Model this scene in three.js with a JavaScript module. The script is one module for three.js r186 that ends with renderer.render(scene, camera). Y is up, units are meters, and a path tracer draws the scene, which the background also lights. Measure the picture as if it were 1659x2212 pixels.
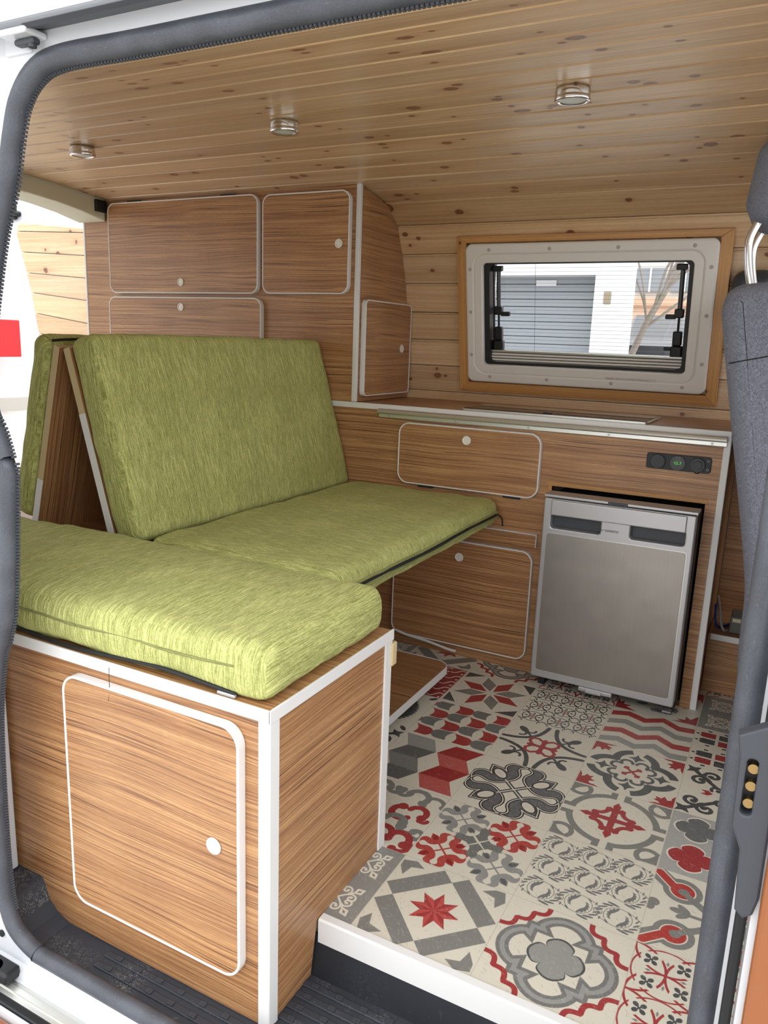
import * as THREE from 'three';
import { RoundedBoxGeometry } from 'three/addons/geometries/RoundedBoxGeometry.js';
import { TextGeometry } from 'three/addons/geometries/TextGeometry.js';
import { FontLoader } from 'three/addons/loaders/FontLoader.js';
import { mergeGeometries } from 'three/addons/utils/BufferGeometryUtils.js';

// ---------------------------------------------------------------- camera, sky, exposure
const scene = new THREE.Scene();
const camera = new THREE.PerspectiveCamera(67.2, 1659 / 2212, 0.05, 200);
camera.rotation.order = 'YXZ';
camera.position.set(0.5522, 0.939, 2.0906);
camera.rotation.set(THREE.MathUtils.degToRad(-12.512), THREE.MathUtils.degToRad(27.512), THREE.MathUtils.degToRad(2.104));
const renderer = new THREE.WebGLRenderer({ antialias: true });
renderer.toneMapping = THREE.LinearToneMapping;
renderer.toneMappingExposure = 0.95;
renderer.shadowMap.enabled = true;

// overcast sky: brighter overhead than at the horizon, the same all the way round
{
  const w = 64, h = 32, d = new Float32Array(w * h * 4);
  for (let j = 0; j < h; j++) {
    const el = ((j + 0.5) / h - 0.5) * Math.PI, s = Math.max(0, Math.sin(el));
    const L = 1.15 * (1 + 0.3 * s);
    for (let i = 0; i < w; i++) d.set([L * 0.985, L, L * 1.02, 1], (j * w + i) * 4);
  }
  const sky = new THREE.DataTexture(d, w, h, THREE.RGBAFormat, THREE.FloatType);
  sky.mapping = THREE.EquirectangularReflectionMapping;
  sky.magFilter = THREE.LinearFilter; sky.needsUpdate = true;
  scene.background = sky; scene.environment = sky;
  scene.environmentIntensity = 2.2;
}

// ---------------------------------------------------------------- helpers
function rng(seed) { let a = seed >>> 0; return () => { a = (a + 0x6D2B79F5) | 0; let t = Math.imul(a ^ (a >>> 15), 1 | a); t = (t + Math.imul(t ^ (t >>> 7), 61 | t)) ^ t; return ((t ^ (t >>> 14)) >>> 0) / 4294967296; }; }
const rand = rng(77);
function noiseField(px, py, seed) {          // periodic value noise on [0,1)^2
  const r = rng(seed), g = new Float32Array(px * py);
  for (let i = 0; i < g.length; i++) g[i] = r();
  return (u, v) => {
    u = (u - Math.floor(u)) * px; v = (v - Math.floor(v)) * py;
    let i = Math.floor(u), j = Math.floor(v); let a = u - i, b = v - j;
    a = a * a * (3 - 2 * a); b = b * b * (3 - 2 * b);
    i %= px; j %= py; const i2 = (i + 1) % px, j2 = (j + 1) % py;
    return (g[j * px + i] * (1 - a) + g[j * px + i2] * a) * (1 - b) + (g[j2 * px + i] * (1 - a) + g[j2 * px + i2] * a) * b;
  };
}
const clamp = (x, a = 0, b = 1) => Math.min(b, Math.max(a, x));
const lerp3 = (a, b, t) => [a[0] + (b[0] - a[0]) * t, a[1] + (b[1] - a[1]) * t, a[2] + (b[2] - a[2]) * t];
function dataTex(w, h, fn, srgb = true) {
  const d = new Uint8Array(w * h * 4);
  for (let j = 0; j < h; j++) for (let i = 0; i < w; i++) {
    const c = fn((i + 0.5) / w, (j + 0.5) / h), k = (j * w + i) * 4;
    d[k] = clamp(c[0], 0, 255); d[k + 1] = clamp(c[1], 0, 255); d[k + 2] = clamp(c[2], 0, 255); d[k + 3] = 255;
  }
  const t = new THREE.DataTexture(d, w, h, THREE.RGBAFormat);
  t.wrapS = t.wrapT = THREE.RepeatWrapping; t.magFilter = THREE.LinearFilter; t.minFilter = THREE.LinearMipmapLinearFilter; t.generateMipmaps = true;
  if (srgb) t.colorSpace = THREE.SRGBColorSpace;
  t.needsUpdate = true; return t;
}
const taken = {};
function numbered(name) { const n = taken[name] ?? 0; taken[name] = n + 1; return n ? name + '_' + String(n).padStart(3, '0') : name; }
function shade(m) { m.castShadow = m.receiveShadow = true; return m; }
function tag(o, label, category, group, kind) {
  o.userData.label = label; o.userData.category = category;
  if (group) o.userData.group = group;
  if (kind) o.userData.kind = kind;
  return o;
}
function part(name, geo, mat, parent) {
  if (Array.isArray(geo)) geo = merge(geo);
  const m = shade(new THREE.Mesh(geo, mat)); m.name = name; parent.add(m); return m;
}
function thing(name, label, category, group, kind) { const g = new THREE.Group(); g.name = numbered(name); scene.add(g); return tag(g, label, category, group, kind); }
function solo(name, geo, mat, label, category, group, kind) {
  if (Array.isArray(geo)) geo = merge(geo);
  const m = shade(new THREE.Mesh(geo, mat)); m.name = numbered(name); scene.add(m); return tag(m, label, category, group, kind);
}
function merge(list) {
  return mergeGeometries(list.map((g) => {
    g = g.index ? g.toNonIndexed() : g.clone();
    for (const k of Object.keys(g.attributes)) if (!['position', 'normal', 'uv'].includes(k)) g.deleteAttribute(k);
    if (!g.attributes.uv) g.setAttribute('uv', new THREE.BufferAttribute(new Float32Array(g.attributes.position.count * 2), 2));
    return g;
  }));
}
// texture coordinates in metres: u runs along the grain axis
function grainUV(g, grain, su, sv, ou = 0, ov = 0) {
  const p = g.attributes.position, n = g.attributes.normal, uv = new Float32Array(p.count * 2), ax = { x: 0, y: 1, z: 2 }[grain];
  for (let i = 0; i < p.count; i++) {
    const P = [p.getX(i), p.getY(i), p.getZ(i)], N = [Math.abs(n.getX(i)), Math.abs(n.getY(i)), Math.abs(n.getZ(i))];
    const m = N[0] >= N[1] && N[0] >= N[2] ? 0 : N[1] >= N[2] ? 1 : 2;
    const rest = [0, 1, 2].filter((k) => k !== m);
    let a, b;
    if (m === ax) { a = P[rest[1]]; b = P[rest[0]]; } else { a = P[ax]; b = P[rest.find((k) => k !== ax)]; }
    uv[i * 2] = a / su + ou; uv[i * 2 + 1] = b / sv + ov;
  }
  g.setAttribute('uv', new THREE.BufferAttribute(uv, 2)); return g;
}
function box(x0, x1, y0, y1, z0, z1, r = 0.0015, seg = 1) {
  const w = x1 - x0, h = y1 - y0, d = z1 - z0;
  const g = r > 0 ? new RoundedBoxGeometry(w, h, d, seg + 1, Math.min(r, w / 2.01, h / 2.01, d / 2.01)) : new THREE.BoxGeometry(w, h, d);
  return g.translate((x0 + x1) / 2, (y0 + y1) / 2, (z0 + z1) / 2);
}
const LS = [0.8, 0.4];                        // metres covered by the laminate texture
const lam = (g, grain = 'x', ou = rand(), ov = rand()) => grainUV(g, grain, LS[0], LS[1], ou, ov);
function rrShape(w, h, r, cx = 0, cy = 0, S = THREE.Shape) {
  const s = new S(), x = cx - w / 2, y = cy - h / 2;
  s.moveTo(x + r, y); s.lineTo(x + w - r, y); s.absarc(x + w - r, y + r, r, -Math.PI / 2, 0); s.lineTo(x + w, y + h - r); s.absarc(x + w - r, y + h - r, r, 0, Math.PI / 2);
  s.lineTo(x + r, y + h); s.absarc(x + r, y + h - r, r, Math.PI / 2, Math.PI); s.lineTo(x, y + r); s.absarc(x + r, y + r, r, Math.PI, Math.PI * 1.5);
  return s;
}
function extrude(shape, depth, bevel = 0, seg = 10) {
  return new THREE.ExtrudeGeometry(shape, { depth: depth - 2 * bevel, bevelEnabled: bevel > 0, bevelSize: bevel, bevelThickness: bevel, bevelOffset: -bevel, bevelSegments: 2, curveSegments: seg }).translate(0, 0, bevel);
}
function poly(points, S = THREE.Shape) { const s = new S(); points.forEach(([x, y], i) => (i ? s.lineTo(x, y) : s.moveTo(x, y))); s.closePath(); return s; }
// a polygon given as (z, y) and run along x
function alongX(pts, x0, x1, bevel = 0) {
  const g = extrude(poly(pts.map(([z, y]) => [-z, y])), x1 - x0, bevel);      // local x = -z, local z -> x
  return g.rotateY(Math.PI / 2).translate(x0, 0, 0);
}
function alongZ(pts, z0, z1, bevel = 0) { return extrude(poly(pts), z1 - z0, bevel).translate(0, 0, z0); }
function alongY(pts, y0, y1) { return extrude(poly(pts.map(([x, z]) => [x, -z])), y1 - y0).rotateX(-Math.PI / 2).translate(0, y0, 0); }   // (x, z) outline run along y
function tube(points, r, seg = 64, rs = 10, closed = false, tension = 0.5) {
  return new THREE.TubeGeometry(new THREE.CatmullRomCurve3(points.map((p) => new THREE.Vector3(...p)), closed, 'catmullrom', tension), seg, r, rs, closed);
}
function cyl(r0, r1, h, x, y, z, axis = 'y', n = 20) {
  const g = new THREE.CylinderGeometry(r0, r1, h, n);
  if (axis === 'x') g.rotateZ(Math.PI / 2); if (axis === 'z') g.rotateX(Math.PI / 2);
  return g.translate(x, y, z);
}
function smoothByPlace(g) {
  g.computeVertexNormals();
  const p = g.attributes.position, n = g.attributes.normal, m = new Map(), keys = [];
  for (let i = 0; i < p.count; i++) {
    const k = Math.round(p.getX(i) * 2e4) + ',' + Math.round(p.getY(i) * 2e4) + ',' + Math.round(p.getZ(i) * 2e4); keys.push(k);
    const a = m.get(k) ?? [0, 0, 0]; a[0] += n.getX(i); a[1] += n.getY(i); a[2] += n.getZ(i); m.set(k, a);
  }
  for (let i = 0; i < p.count; i++) { const a = m.get(keys[i]), l = Math.hypot(...a) || 1; n.setXYZ(i, a[0] / l, a[1] / l, a[2] / l); }
  return g;
}
// ---------------------------------------------------------------- textures
const lamTex = (() => {
  const a = noiseField(3, 130, 1), b = noiseField(5, 300, 2), c = noiseField(2, 22, 3), e = noiseField(90, 500, 4), w1 = noiseField(4, 5, 5), w2 = noiseField(9, 14, 6), b2 = noiseField(7, 470, 7), m = noiseField(3, 9, 8);
  return dataTex(1024, 2048, (u, v) => {
    const vv = v + 0.026 * (w1(u, v) - 0.5) + 0.006 * (w2(u, v) - 0.5);
    let t = 0.3 * a(u, vv) + 0.34 * b(u, vv) + 0.2 * b2(u, vv) + 0.16 * c(u, vv);
    t = clamp((t - 0.5) * 2.0 + 0.56);
    const d = clamp((b(u + 0.31, vv + 0.17) - 0.64) * 5) * clamp(0.25 + 1.2 * a(u, vv + 0.4)) * (0.45 + 0.8 * m(u, v));
    let k = lerp3([144, 98, 62], [195, 150, 103], t);
    k = lerp3(k, [96, 60, 40], clamp(d) * 0.85);
    const f = 1 + 0.1 * (e(u, v) - 0.5);
    return [k[0] * f, k[1] * f, k[2] * f];
  });
})();
const PR = 8, PINE = [2.0, 0.76];             // rows of boards in the pine texture, metres covered
const pineTex = (() => {
  const r = rng(11), rows = [];
  for (let i = 0; i < PR; i++) {
    const n = 9 + Math.floor(r() * 5), kn = [];
    for (let k = 0; k < n; k++) kn.push([r() * 2, 0.012 + r() * 0.07, 0.004 + r() * r() * 0.0095, r(), 1 + r() * 0.7]);
    rows.push({ kn, tone: (r() - 0.5) * 0.10, warm: (r() - 0.5) * 0.05, seed: r() * 7 });
  }
  const g1 = noiseField(5, 210, 21), g2 = noiseField(14, 480, 22), g3 = noiseField(7, 24, 23), g4 = noiseField(160, 500, 24), wv = noiseField(10, 12, 25);
  return dataTex(2048, 1024, (u, v) => {
    const row = Math.floor(v * PR) % PR, R = rows[row], s = (v * PR - row) * 0.095, x = u * 2;
    let warp = 0.0016 * (wv(u, v) - 0.5), dark = 0, halo = 0, ring = 0;
    for (const [kx, ks, kr, ph, el] of R.kn) {
      let dx = Math.abs(x - kx); if (dx > 1) dx = 2 - dx;
      if (dx > 0.14) continue;
      const ds = s - ks, d = Math.hypot(dx / el, ds);
      warp += 0.9 * kr * Math.sign(ds || 1) * Math.exp(-Math.abs(ds) / (kr * 1.8)) * Math.exp(-dx * dx / (kr * kr * 9));
      dark = Math.max(dark, clamp((kr * (1 + 0.25 * Math.sin(ph * 40 + Math.atan2(ds, dx) * 3)) - d) / (kr * 0.3)));
      ring = Math.max(ring, Math.exp(-Math.pow((d - kr * 0.9) / (kr * 0.22), 2)));
      halo = Math.max(halo, Math.exp(-Math.pow(ds / (kr * 1.5), 2)) * Math.exp(-dx / (kr * 4.2)));
    }
    const vs = v + warp / PINE[1];
    const t = 0.42 * g1(u, vs) + 0.25 * g2(u, vs) + 0.33 * g3(u + R.seed, vs);
    let c = lerp3([198, 160, 118], [226, 195, 155], clamp((t - 0.5) * 1.7 + 0.5));
    const k = 1 + R.tone + 0.05 * (g4(u, v) - 0.5);
    c = [c[0] * k * (1 + R.warm * 0.4), c[1] * k, c[2] * k * (1 - R.warm)];
    c = lerp3(c, [168, 120, 82], 0.55 * halo);
    c = lerp3(c, [128, 76, 44], dark * 0.85);
    return lerp3(c, [84, 46, 28], ring * 0.7);
  });
})();
const fabT = (() => { const a = noiseField(9, 230, 31), b = noiseField(20, 400, 32), c = noiseField(110, 160, 33), d = noiseField(6, 8, 34), e = noiseField(30, 240, 35); return (u, v) => clamp((0.34 * a(u, v) + 0.26 * b(u, v) + 0.2 * c(u, v) + 0.08 * d(u, v) + 0.2 * e(u, v) - 0.54) * 2.0 + 0.56); })();
const FAB = 0.24;
const fabricTex = dataTex(1024, 1024, (u, v) => { const t = fabT(u, v); return lerp3([132, 135, 72], [206, 208, 134], t); });
const fabricBump = (() => { const a = noiseField(9, 170, 36), b = noiseField(60, 170, 37); return dataTex(512, 512, (u, v) => { const k = 255 * (0.7 * a(u, v) + 0.3 * b(u, v)); return [k, k, k]; }, false); })();
const greyFab = (() => { const a = noiseField(256, 256, 41), b = noiseField(90, 90, 42); return dataTex(512, 512, (u, v) => { const k = 0.72 + 0.36 * a(u, v) + 0.2 * b(u, v); return [126 * k, 130 * k, 144 * k]; }); })();
const plasticTex = (() => {
  const a = noiseField(300, 300, 51), b = noiseField(9, 9, 52), c = noiseField(40, 500, 53), d = noiseField(120, 120, 54);
  return dataTex(1024, 1024, (u, v) => {
    const dust = clamp((b(u, v) - 0.42) * 2.2) * clamp((a(u, v) - 0.5) * 3) + 0.7 * clamp((c(u, v) - 0.86) * 7) * b(u, v) + clamp((d(u, v) - 0.9) * 10) * 0.5;
    return lerp3([50, 53, 60], [134, 131, 124], clamp(dust) * 0.75);
  });
})();
const rubberTex = (() => { const a = noiseField(200, 200, 61), b = noiseField(14, 10, 62), c = noiseField(40, 90, 63); return dataTex(512, 512, (u, v) => { const k = 0.86 + 0.2 * b(u, v) + 0.16 * a(u, v); const s = clamp((c(u, v) - 0.93) * 14); return lerp3([70 * k, 73 * k, 80 * k], [150, 152, 156], s * 0.5); }); })();
const brushTex = (() => { const a = noiseField(500, 5, 71), b = noiseField(12, 12, 72); return dataTex(1024, 256, (u, v) => { const k = 170 + 4 * (a(u, v) - 0.5) + 8 * (b(u, v) - 0.5); return [k * 0.985, k * 0.965, k * 0.935]; }); })();
const concreteTex = (() => { const a = noiseField(200, 200, 81), b = noiseField(9, 9, 82), c = noiseField(30, 30, 83); return dataTex(512, 512, (u, v) => { const k = 200 + 30 * (a(u, v) - 0.5) + 30 * (b(u, v) - 0.5) + 20 * (c(u, v) - 0.5); return [k, k * 0.985, k * 0.96]; }); })();

// printed vinyl: six by six tiles of 0.21 m
const TS = 0.21, FX0 = -0.608, FZ0 = -0.117;
const floorTex = (() => {
  const N = 2048, K = N / 6, cv = document.createElement('canvas'); cv.width = cv.height = N;
  const x = cv.getContext('2d'), r = rng(5);
  const CR = 'rgb(214,208,191)', GR = 'rgb(126,125,120)', DK = 'rgb(72,74,74)', RD = 'rgb(156,54,54)', WH = 'rgb(222,216,200)';
  x.fillStyle = CR; x.fillRect(0, 0, N, N);
  const pathP = (pts) => { x.beginPath(); pts.forEach(([a, b], i) => (i ? x.lineTo(a, b) : x.moveTo(a, b))); x.closePath(); };
  const fillP = (pts, c) => { pathP(pts); x.fillStyle = c; x.fill(); };
  const circ = (a, b, q, c) => { x.beginPath(); x.arc(a, b, q, 0, 7); x.fillStyle = c; x.fill(); };
  const ell = (a, b, q, w, ang, c) => { x.save(); x.translate(a, b); x.rotate(ang); x.scale(q, w); x.beginPath(); x.arc(0, 0, 1, 0, 7); x.restore(); x.fillStyle = c; x.fill(); };
  const stroke = (c, w) => { x.strokeStyle = c; x.lineWidth = w; x.lineCap = 'round'; x.lineJoin = 'round'; x.stroke(); };
  const four = (f) => { for (let i = 0; i < 4; i++) { x.save(); x.rotate(i * Math.PI / 2); f(i); x.restore(); } };
  const polar = (n, f, ph = 0) => { const p = []; for (let i = 0; i < n; i++) { const a = i / n * Math.PI * 2 + ph, q = f(a); p.push([Math.cos(a) * q, Math.sin(a) * q]); } return p; };
  const spiral = (cx, cy, q, a0, turns, dir, c, w) => { x.beginPath(); for (let i = 0; i <= 30; i++) { const t = i / 30, a = a0 + dir * t * turns * Math.PI * 2, k = q * (1 - 0.75 * t); const X = cx + Math.cos(a) * k, Y = cy + Math.sin(a) * k; i ? x.lineTo(X, Y) : x.moveTo(X, Y); } stroke(c, w); circ(cx + Math.cos(a0 + dir * turns * 6.283) * q * 0.25, cy + Math.sin(a0 + dir * turns * 6.283) * q * 0.25, w * 0.8, c); };
  const wave = (x0, y0, x1, y1, amp, n, c, w) => { const L = Math.hypot(x1 - x0, y1 - y0), ux = (x1 - x0) / L, uy = (y1 - y0) / L; x.beginPath(); for (let i = 0; i <= 40; i++) { const t = i / 40, s = amp * Math.abs(Math.sin(t * n * Math.PI)) * 1.4 - amp * 0.6; const X = x0 + ux * L * t - uy * s, Y = y0 + uy * L * t + ux * s; i ? x.lineTo(X, Y) : x.moveTo(X, Y); } stroke(c, w); };
  const quatre = (q, pinch) => polar(200, (a) => { const k = Math.abs(Math.cos(2 * a)); return q * (0.7 + 0.28 * Math.pow(k, 0.75)) - pinch * Math.pow(Math.abs(Math.sin(2 * a)), 10) + q * 0.05 * Math.pow(Math.abs(Math.sin(2 * a)), 3) * Math.cos(20 * a); });
  const clover = (q) => polar(160, (a) => { const k = Math.abs(Math.cos(2 * a)); return q * (0.64 + 0.36 * Math.pow(k, 0.5) * (0.7 + 0.3 * k)) - q * 0.1 * Math.pow(Math.abs(Math.sin(2 * a)), 30) + q * 0.08 * Math.pow(Math.abs(Math.sin(2 * a)), 6); });
  // half palmette pointing to -y, mirrored; ends of the lobes lie on the axes of the tile
  const palmette = () => { x.beginPath(); x.moveTo(0, -0.93); for (const m of [1, -1]) { const B = (a, b, c, d, e, f) => x.bezierCurveTo(a * m, b, c * m, d, e * m, f); if (m > 0) { B(0.05, -0.84, 0.15, -0.78, 0.165, -0.64); B(0.2, -0.9, 0.5, -0.94, 0.63, -0.62); B(0.5, -0.7, 0.42, -0.66, 0.39, -0.52); B(0.34, -0.34, 0.16, -0.3, 0, -0.31); } else { B(0.16, -0.3, 0.34, -0.34, 0.39, -0.52); B(0.42, -0.66, 0.5, -0.7, 0.63, -0.62); B(0.5, -0.94, 0.2, -0.9, 0.165, -0.64); B(0.15, -0.78, 0.05, -0.84, 0, -0.93); } } x.closePath(); };
  const T = {
    star() {
      x.save(); x.rotate(-Math.PI / 4); four(() => fillP([[-0.53, -0.85], [0.53, -0.85], [0.53, -0.53], [-0.53, -0.53]], GR)); x.restore();
      fillP(polar(16, () => 1).map(([a, b], i) => [a * (i % 2 ? 0.23 : 0.43), b * (i % 2 ? 0.23 : 0.43)]), RD);
      for (let i = 0; i < 8; i++) { const a = i * Math.PI / 4; fillP([[0, 0], [Math.cos(a) * 0.43, Math.sin(a) * 0.43], [Math.cos(a + Math.PI / 8) * 0.23, Math.sin(a + Math.PI / 8) * 0.23]], 'rgb(184,76,72)'); }
      four(() => fillP([[-0.97, -0.88], [-0.96, -0.72], [-0.83, -0.52], [-0.77, -0.76], [-0.55, -0.83], [-0.74, -0.95]], GR));
    },
    quat() {
      const band = () => { x.beginPath(); for (let i = 0; i < 4; i++) { const a = i * Math.PI / 2, P = (u, v) => [u * Math.cos(a) - v * Math.sin(a), u * Math.sin(a) + v * Math.cos(a)]; for (let k = 0; k <= 16; k++) { const t = -2.75 + k * (2.75 - 0.39) / 16, q = P(0.4 * Math.cos(t), -0.42 + 0.4 * Math.sin(t)); k || i ? x.lineTo(...q) : x.moveTo(...q); } for (const [u, v] of [[0.32, -0.5], [0.5, -0.5], [0.5, -0.32]]) x.lineTo(...P(u, v)); } x.closePath(); };
      const zig = (c, w) => { band(); x.strokeStyle = c; x.lineWidth = w; x.lineJoin = 'miter'; x.stroke(); };
      zig('rgb(116,115,112)', 0.2); zig('rgb(150,149,146)', 0.075);
      fillP(clover(0.44), DK); fillP(clover(0.405), 'rgb(146,145,140)');
      four(() => wave(-0.97, -0.3, -0.32, -0.99, 0.07, 3, RD, 0.085));
    },
    circles() {
      for (let i = 0; i < 2; i++) for (let j = 0; j < 2; j++) {
        x.save(); x.translate(i - 0.5, j - 0.5); x.scale(0.5, 0.5);
        four(() => { x.beginPath(); x.arc(0, -1, 1, 0, Math.PI); stroke(RD, 0.075); });
        x.beginPath(); x.arc(0, 0, 0.98, 0, 7); stroke(RD, 0.05);
        four(() => { x.save(); x.translate(0.48, 0.46); x.rotate(Math.PI / 4); four(() => ell(0, -0.19, 0.165, 0.19, 0, CR)); circ(0, 0, 0.2, CR); four(() => { ell(0, -0.15, 0.075, 0.095, 0, DK); x.beginPath(); x.moveTo(0, 0); x.lineTo(0, -0.1); stroke(DK, 0.05); }); x.restore();
          fillP([[0, -0.66], [0.09, -0.5], [0, -0.34], [-0.09, -0.5]], CR); fillP([[0, -0.6], [0.045, -0.5], [0, -0.4], [-0.045, -0.5]], GR); });
        x.restore();
      }
    },
    fleur() {
      x.fillStyle = 'rgb(140,139,134)'; x.fillRect(-1, -1, 2, 2);
      for (let i = 0; i < 2; i++) for (let j = 0; j < 2; j++) {
        x.save(); x.translate(i - 0.5, j - 0.5); x.scale(0.46, 0.46); x.rotate(Math.PI / 4);
        four(() => { spiral(0.24, -0.4, 0.22, Math.PI, 1.1, 1, WH, 0.08); spiral(-0.24, -0.4, 0.22, 0, 1.1, -1, WH, 0.08); fillP([[0, -1.05], [0.18, -0.8], [0.0, -0.55], [-0.18, -0.8]], WH); fillP([[0, -0.9], [0.05, -0.8], [0, -0.7], [-0.05, -0.8]], GR); x.beginPath(); x.moveTo(0, 0); x.lineTo(0, -0.6); stroke(WH, 0.08); });
        x.restore();
      }
    },
    curls() {
      const arcc = (a, b, q, s, e, c, w) => { x.beginPath(); x.arc(a, b, q, s, e); stroke(c, w); circ(a + Math.cos(e) * q, b + Math.sin(e) * q, w * 0.75, c); };
      for (const m of [1, -1]) { x.save(); x.scale(m, 1);
        arcc(0.42, -0.72, 0.22, 3.3, 7.0, GR, 0.13); arcc(0.8, -0.66, 0.2, 2.4, 6.4, GR, 0.1); arcc(0.1, -0.8, 0.16, 0.2, 3.4, GR, 0.11);
        arcc(0.36, -0.12, 0.2, 0.6, 4.4, RD, 0.14); arcc(0.64, -0.24, 0.18, 3.4, 7.0, RD, 0.13); arcc(0.84, -0.08, 0.08, 0, 2.4, RD, 0.09);
        arcc(0.36, 0.22, 0.2, 3.3, 6.6, GR, 0.14); arcc(0.68, 0.26, 0.18, 0.3, 3.6, GR, 0.13); arcc(0.9, 0.4, 0.13, 3.8, 8.0, GR, 0.11);
        arcc(0.3, 0.62, 0.2, 3.4, 6.8, RD, 0.14); arcc(0.68, 0.66, 0.2, 3.6, 6.9, RD, 0.14); arcc(0.78, 0.8, 0.18, 5.6, 8.4, RD, 0.11); x.restore(); }
    },
    flowers() {
      const fl = (a, b, c, d) => { x.save(); x.translate(a, b); x.scale(0.52, 0.52); x.rotate(Math.PI / 4); four(() => { palmette(); x.fillStyle = c; x.fill(); fillP([[0, -0.9], [0.1, -0.72], [0.09, -0.56], [0, -0.5], [-0.09, -0.56], [-0.1, -0.72]], d); x.beginPath(); x.moveTo(0, 0); x.lineTo(0, -0.4); stroke(c, 0.07); }); x.restore(); };
      fl(-0.5, -0.52, 'rgb(142,141,137)', 'rgb(90,90,90)'); fl(0.5, -0.52, 'rgb(172,66,60)', 'rgb(140,36,36)'); fl(-0.5, 0.52, 'rgb(172,66,60)', 'rgb(140,36,36)'); fl(0.5, 0.52, 'rgb(142,141,137)', 'rgb(90,90,90)');
      four(() => { x.beginPath(); x.moveTo(0.0, -0.02); x.lineTo(-0.15, -0.15); x.bezierCurveTo(-0.06, -0.22, -0.09, -0.28, -0.09, -0.33); x.arc(0, -0.36, 0.1, Math.PI, 0); x.bezierCurveTo(0.09, -0.28, 0.06, -0.22, 0.15, -0.15); x.closePath(); x.fillStyle = 'rgb(112,112,108)'; x.fill(); x.beginPath(); x.moveTo(0, 0); x.lineTo(0.2, -0.2); stroke(CR, 0.045); });
    },
    leaf() {
      for (let i = -1; i <= 1; i++) for (let j = -1; j <= 1; j++) {
        x.save(); x.translate(i * 0.64, j * 0.64); x.scale(0.33, 0.33); x.rotate(0.35);
        for (let h = 0; h < 2; h++) {
          x.save(); x.rotate(h * Math.PI);
          x.beginPath(); x.arc(0, 0, 0.68, -1.0, 1.6); x.bezierCurveTo(-0.35, 0.72, -0.95, 0.7, -1.12, 0.38); stroke(GR, 0.038);
          x.beginPath(); x.arc(-1.0, 0.3, 0.13, 2.6, 5.6); stroke(GR, 0.05);
          for (let k = 0; k < 6; k++) { const A = -0.85 + k * 0.33, q = 0.09 + 0.026 * k; ell(Math.cos(A) * 0.92, Math.sin(A) * 0.92, q * 1.4, 0.04 + 0.007 * k, A - 0.95, 'rgb(112,112,110)'); ell(Math.cos(A) * 0.46, Math.sin(A) * 0.46, q * 1.3, 0.038 + 0.007 * k, A + 0.97, 'rgb(112,112,110)'); }
          ell(Math.cos(-1.2) * 0.7, Math.sin(-1.2) * 0.7, 0.15, 0.055, -2.6, 'rgb(112,112,110)'); x.restore();
        }
        x.restore();
      }
    },
    chain() {
      for (const m of [1, -1]) for (const s of [-1, 1]) {
        x.save(); x.scale(m, s);
        x.beginPath(); x.moveTo(-1, 0.9); x.lineTo(-0.68, 0.62); stroke(GR, 0.34); circ(-0.52, 0.56, 0.32, GR); x.beginPath(); x.moveTo(-0.5, 0.55); x.lineTo(0.05, 0.08); stroke(GR, 0.13);
        x.beginPath(); x.moveTo(-0.94, 0.9); x.lineTo(-0.68, 0.64); stroke(CR, 0.2); circ(-0.52, 0.56, 0.22, CR);
        x.beginPath(); x.moveTo(-0.94, 0.9); x.lineTo(-0.68, 0.64); stroke('rgb(172,58,52)', 0.15); circ(-0.52, 0.56, 0.195, 'rgb(172,58,52)'); circ(-0.5, 0.54, 0.09, GR); x.beginPath(); x.moveTo(-0.5, 0.54); x.lineTo(-0.28, 0.34); stroke(GR, 0.12);
        x.restore();
      }
      for (const m of [1, -1]) { x.save(); x.scale(m, 1); ell(-0.5, -0.03, 0.16, 0.07, 0, GR); ell(-0.44, -0.1, 0.13, 0.06, 0.7, GR); ell(-0.44, 0.06, 0.13, 0.06, -0.7, GR); x.beginPath(); x.moveTo(-0.45, 0); x.lineTo(0, 0); stroke(GR, 0.07); ell(-0.92, -0.06, 0.1, 0.1, 0, GR); ell(-0.95, 0.06, 0.07, 0.1, 0, GR); x.restore(); }
    },
    cubes() {
      const G = ['rgb(150,149,144)', 'rgb(96,97,95)', 'rgb(126,125,121)'], Q = ['rgb(152,46,46)', 'rgb(182,88,82)'];
      fillP([[-0.92, -0.99], [-0.23, -1], [0.01, -0.52], [-0.68, -0.49]], G[0]); fillP([[-0.68, -0.49], [0.01, -0.52], [-0.23, -0.07], [-0.93, -0.04]], G[1]);
      fillP([[-0.93, -0.04], [-0.23, -0.07], [0.01, 0.44], [-0.68, 0.42]], G[2]); fillP([[-0.68, 0.42], [0.01, 0.44], [-0.23, 0.89], [-0.93, 0.9]], G[1]);
      fillP([[0.3, -0.98], [0.98, -0.99], [0.74, -0.52], [0.04, -0.52]], Q[0]); fillP([[0.04, -0.52], [0.74, -0.52], [0.99, -0.05], [0.3, -0.05]], Q[1]);
      fillP([[0.3, -0.05], [0.99, -0.05], [0.74, 0.43], [0.04, 0.45]], Q[0]); fillP([[0.04, 0.45], [0.74, 0.43], [0.98, 0.91], [0.28, 0.92]], Q[1]);
    },
    dflower() {
      x.save(); x.rotate(Math.PI / 4); x.scale(1.06, 1.06);
      four(() => { x.beginPath(); x.moveTo(0, 0); x.lineTo(0, -0.36); stroke(DK, 0.1); });
      four(() => { palmette(); x.fillStyle = 'rgb(98,99,100)'; x.fill(); palmette(); stroke('rgb(48,48,50)', 0.075); palmette(); stroke(CR, 0.022); ell(0, -0.6, 0.125, 0.2, 0, 'rgb(48,48,50)'); ell(0, -0.6, 0.1, 0.17, 0, CR); });
      four(() => { x.beginPath(); x.moveTo(0, 0); x.lineTo(0, -0.36); stroke(CR, 0.03); }); x.restore();
    },
    redcross() {
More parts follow.
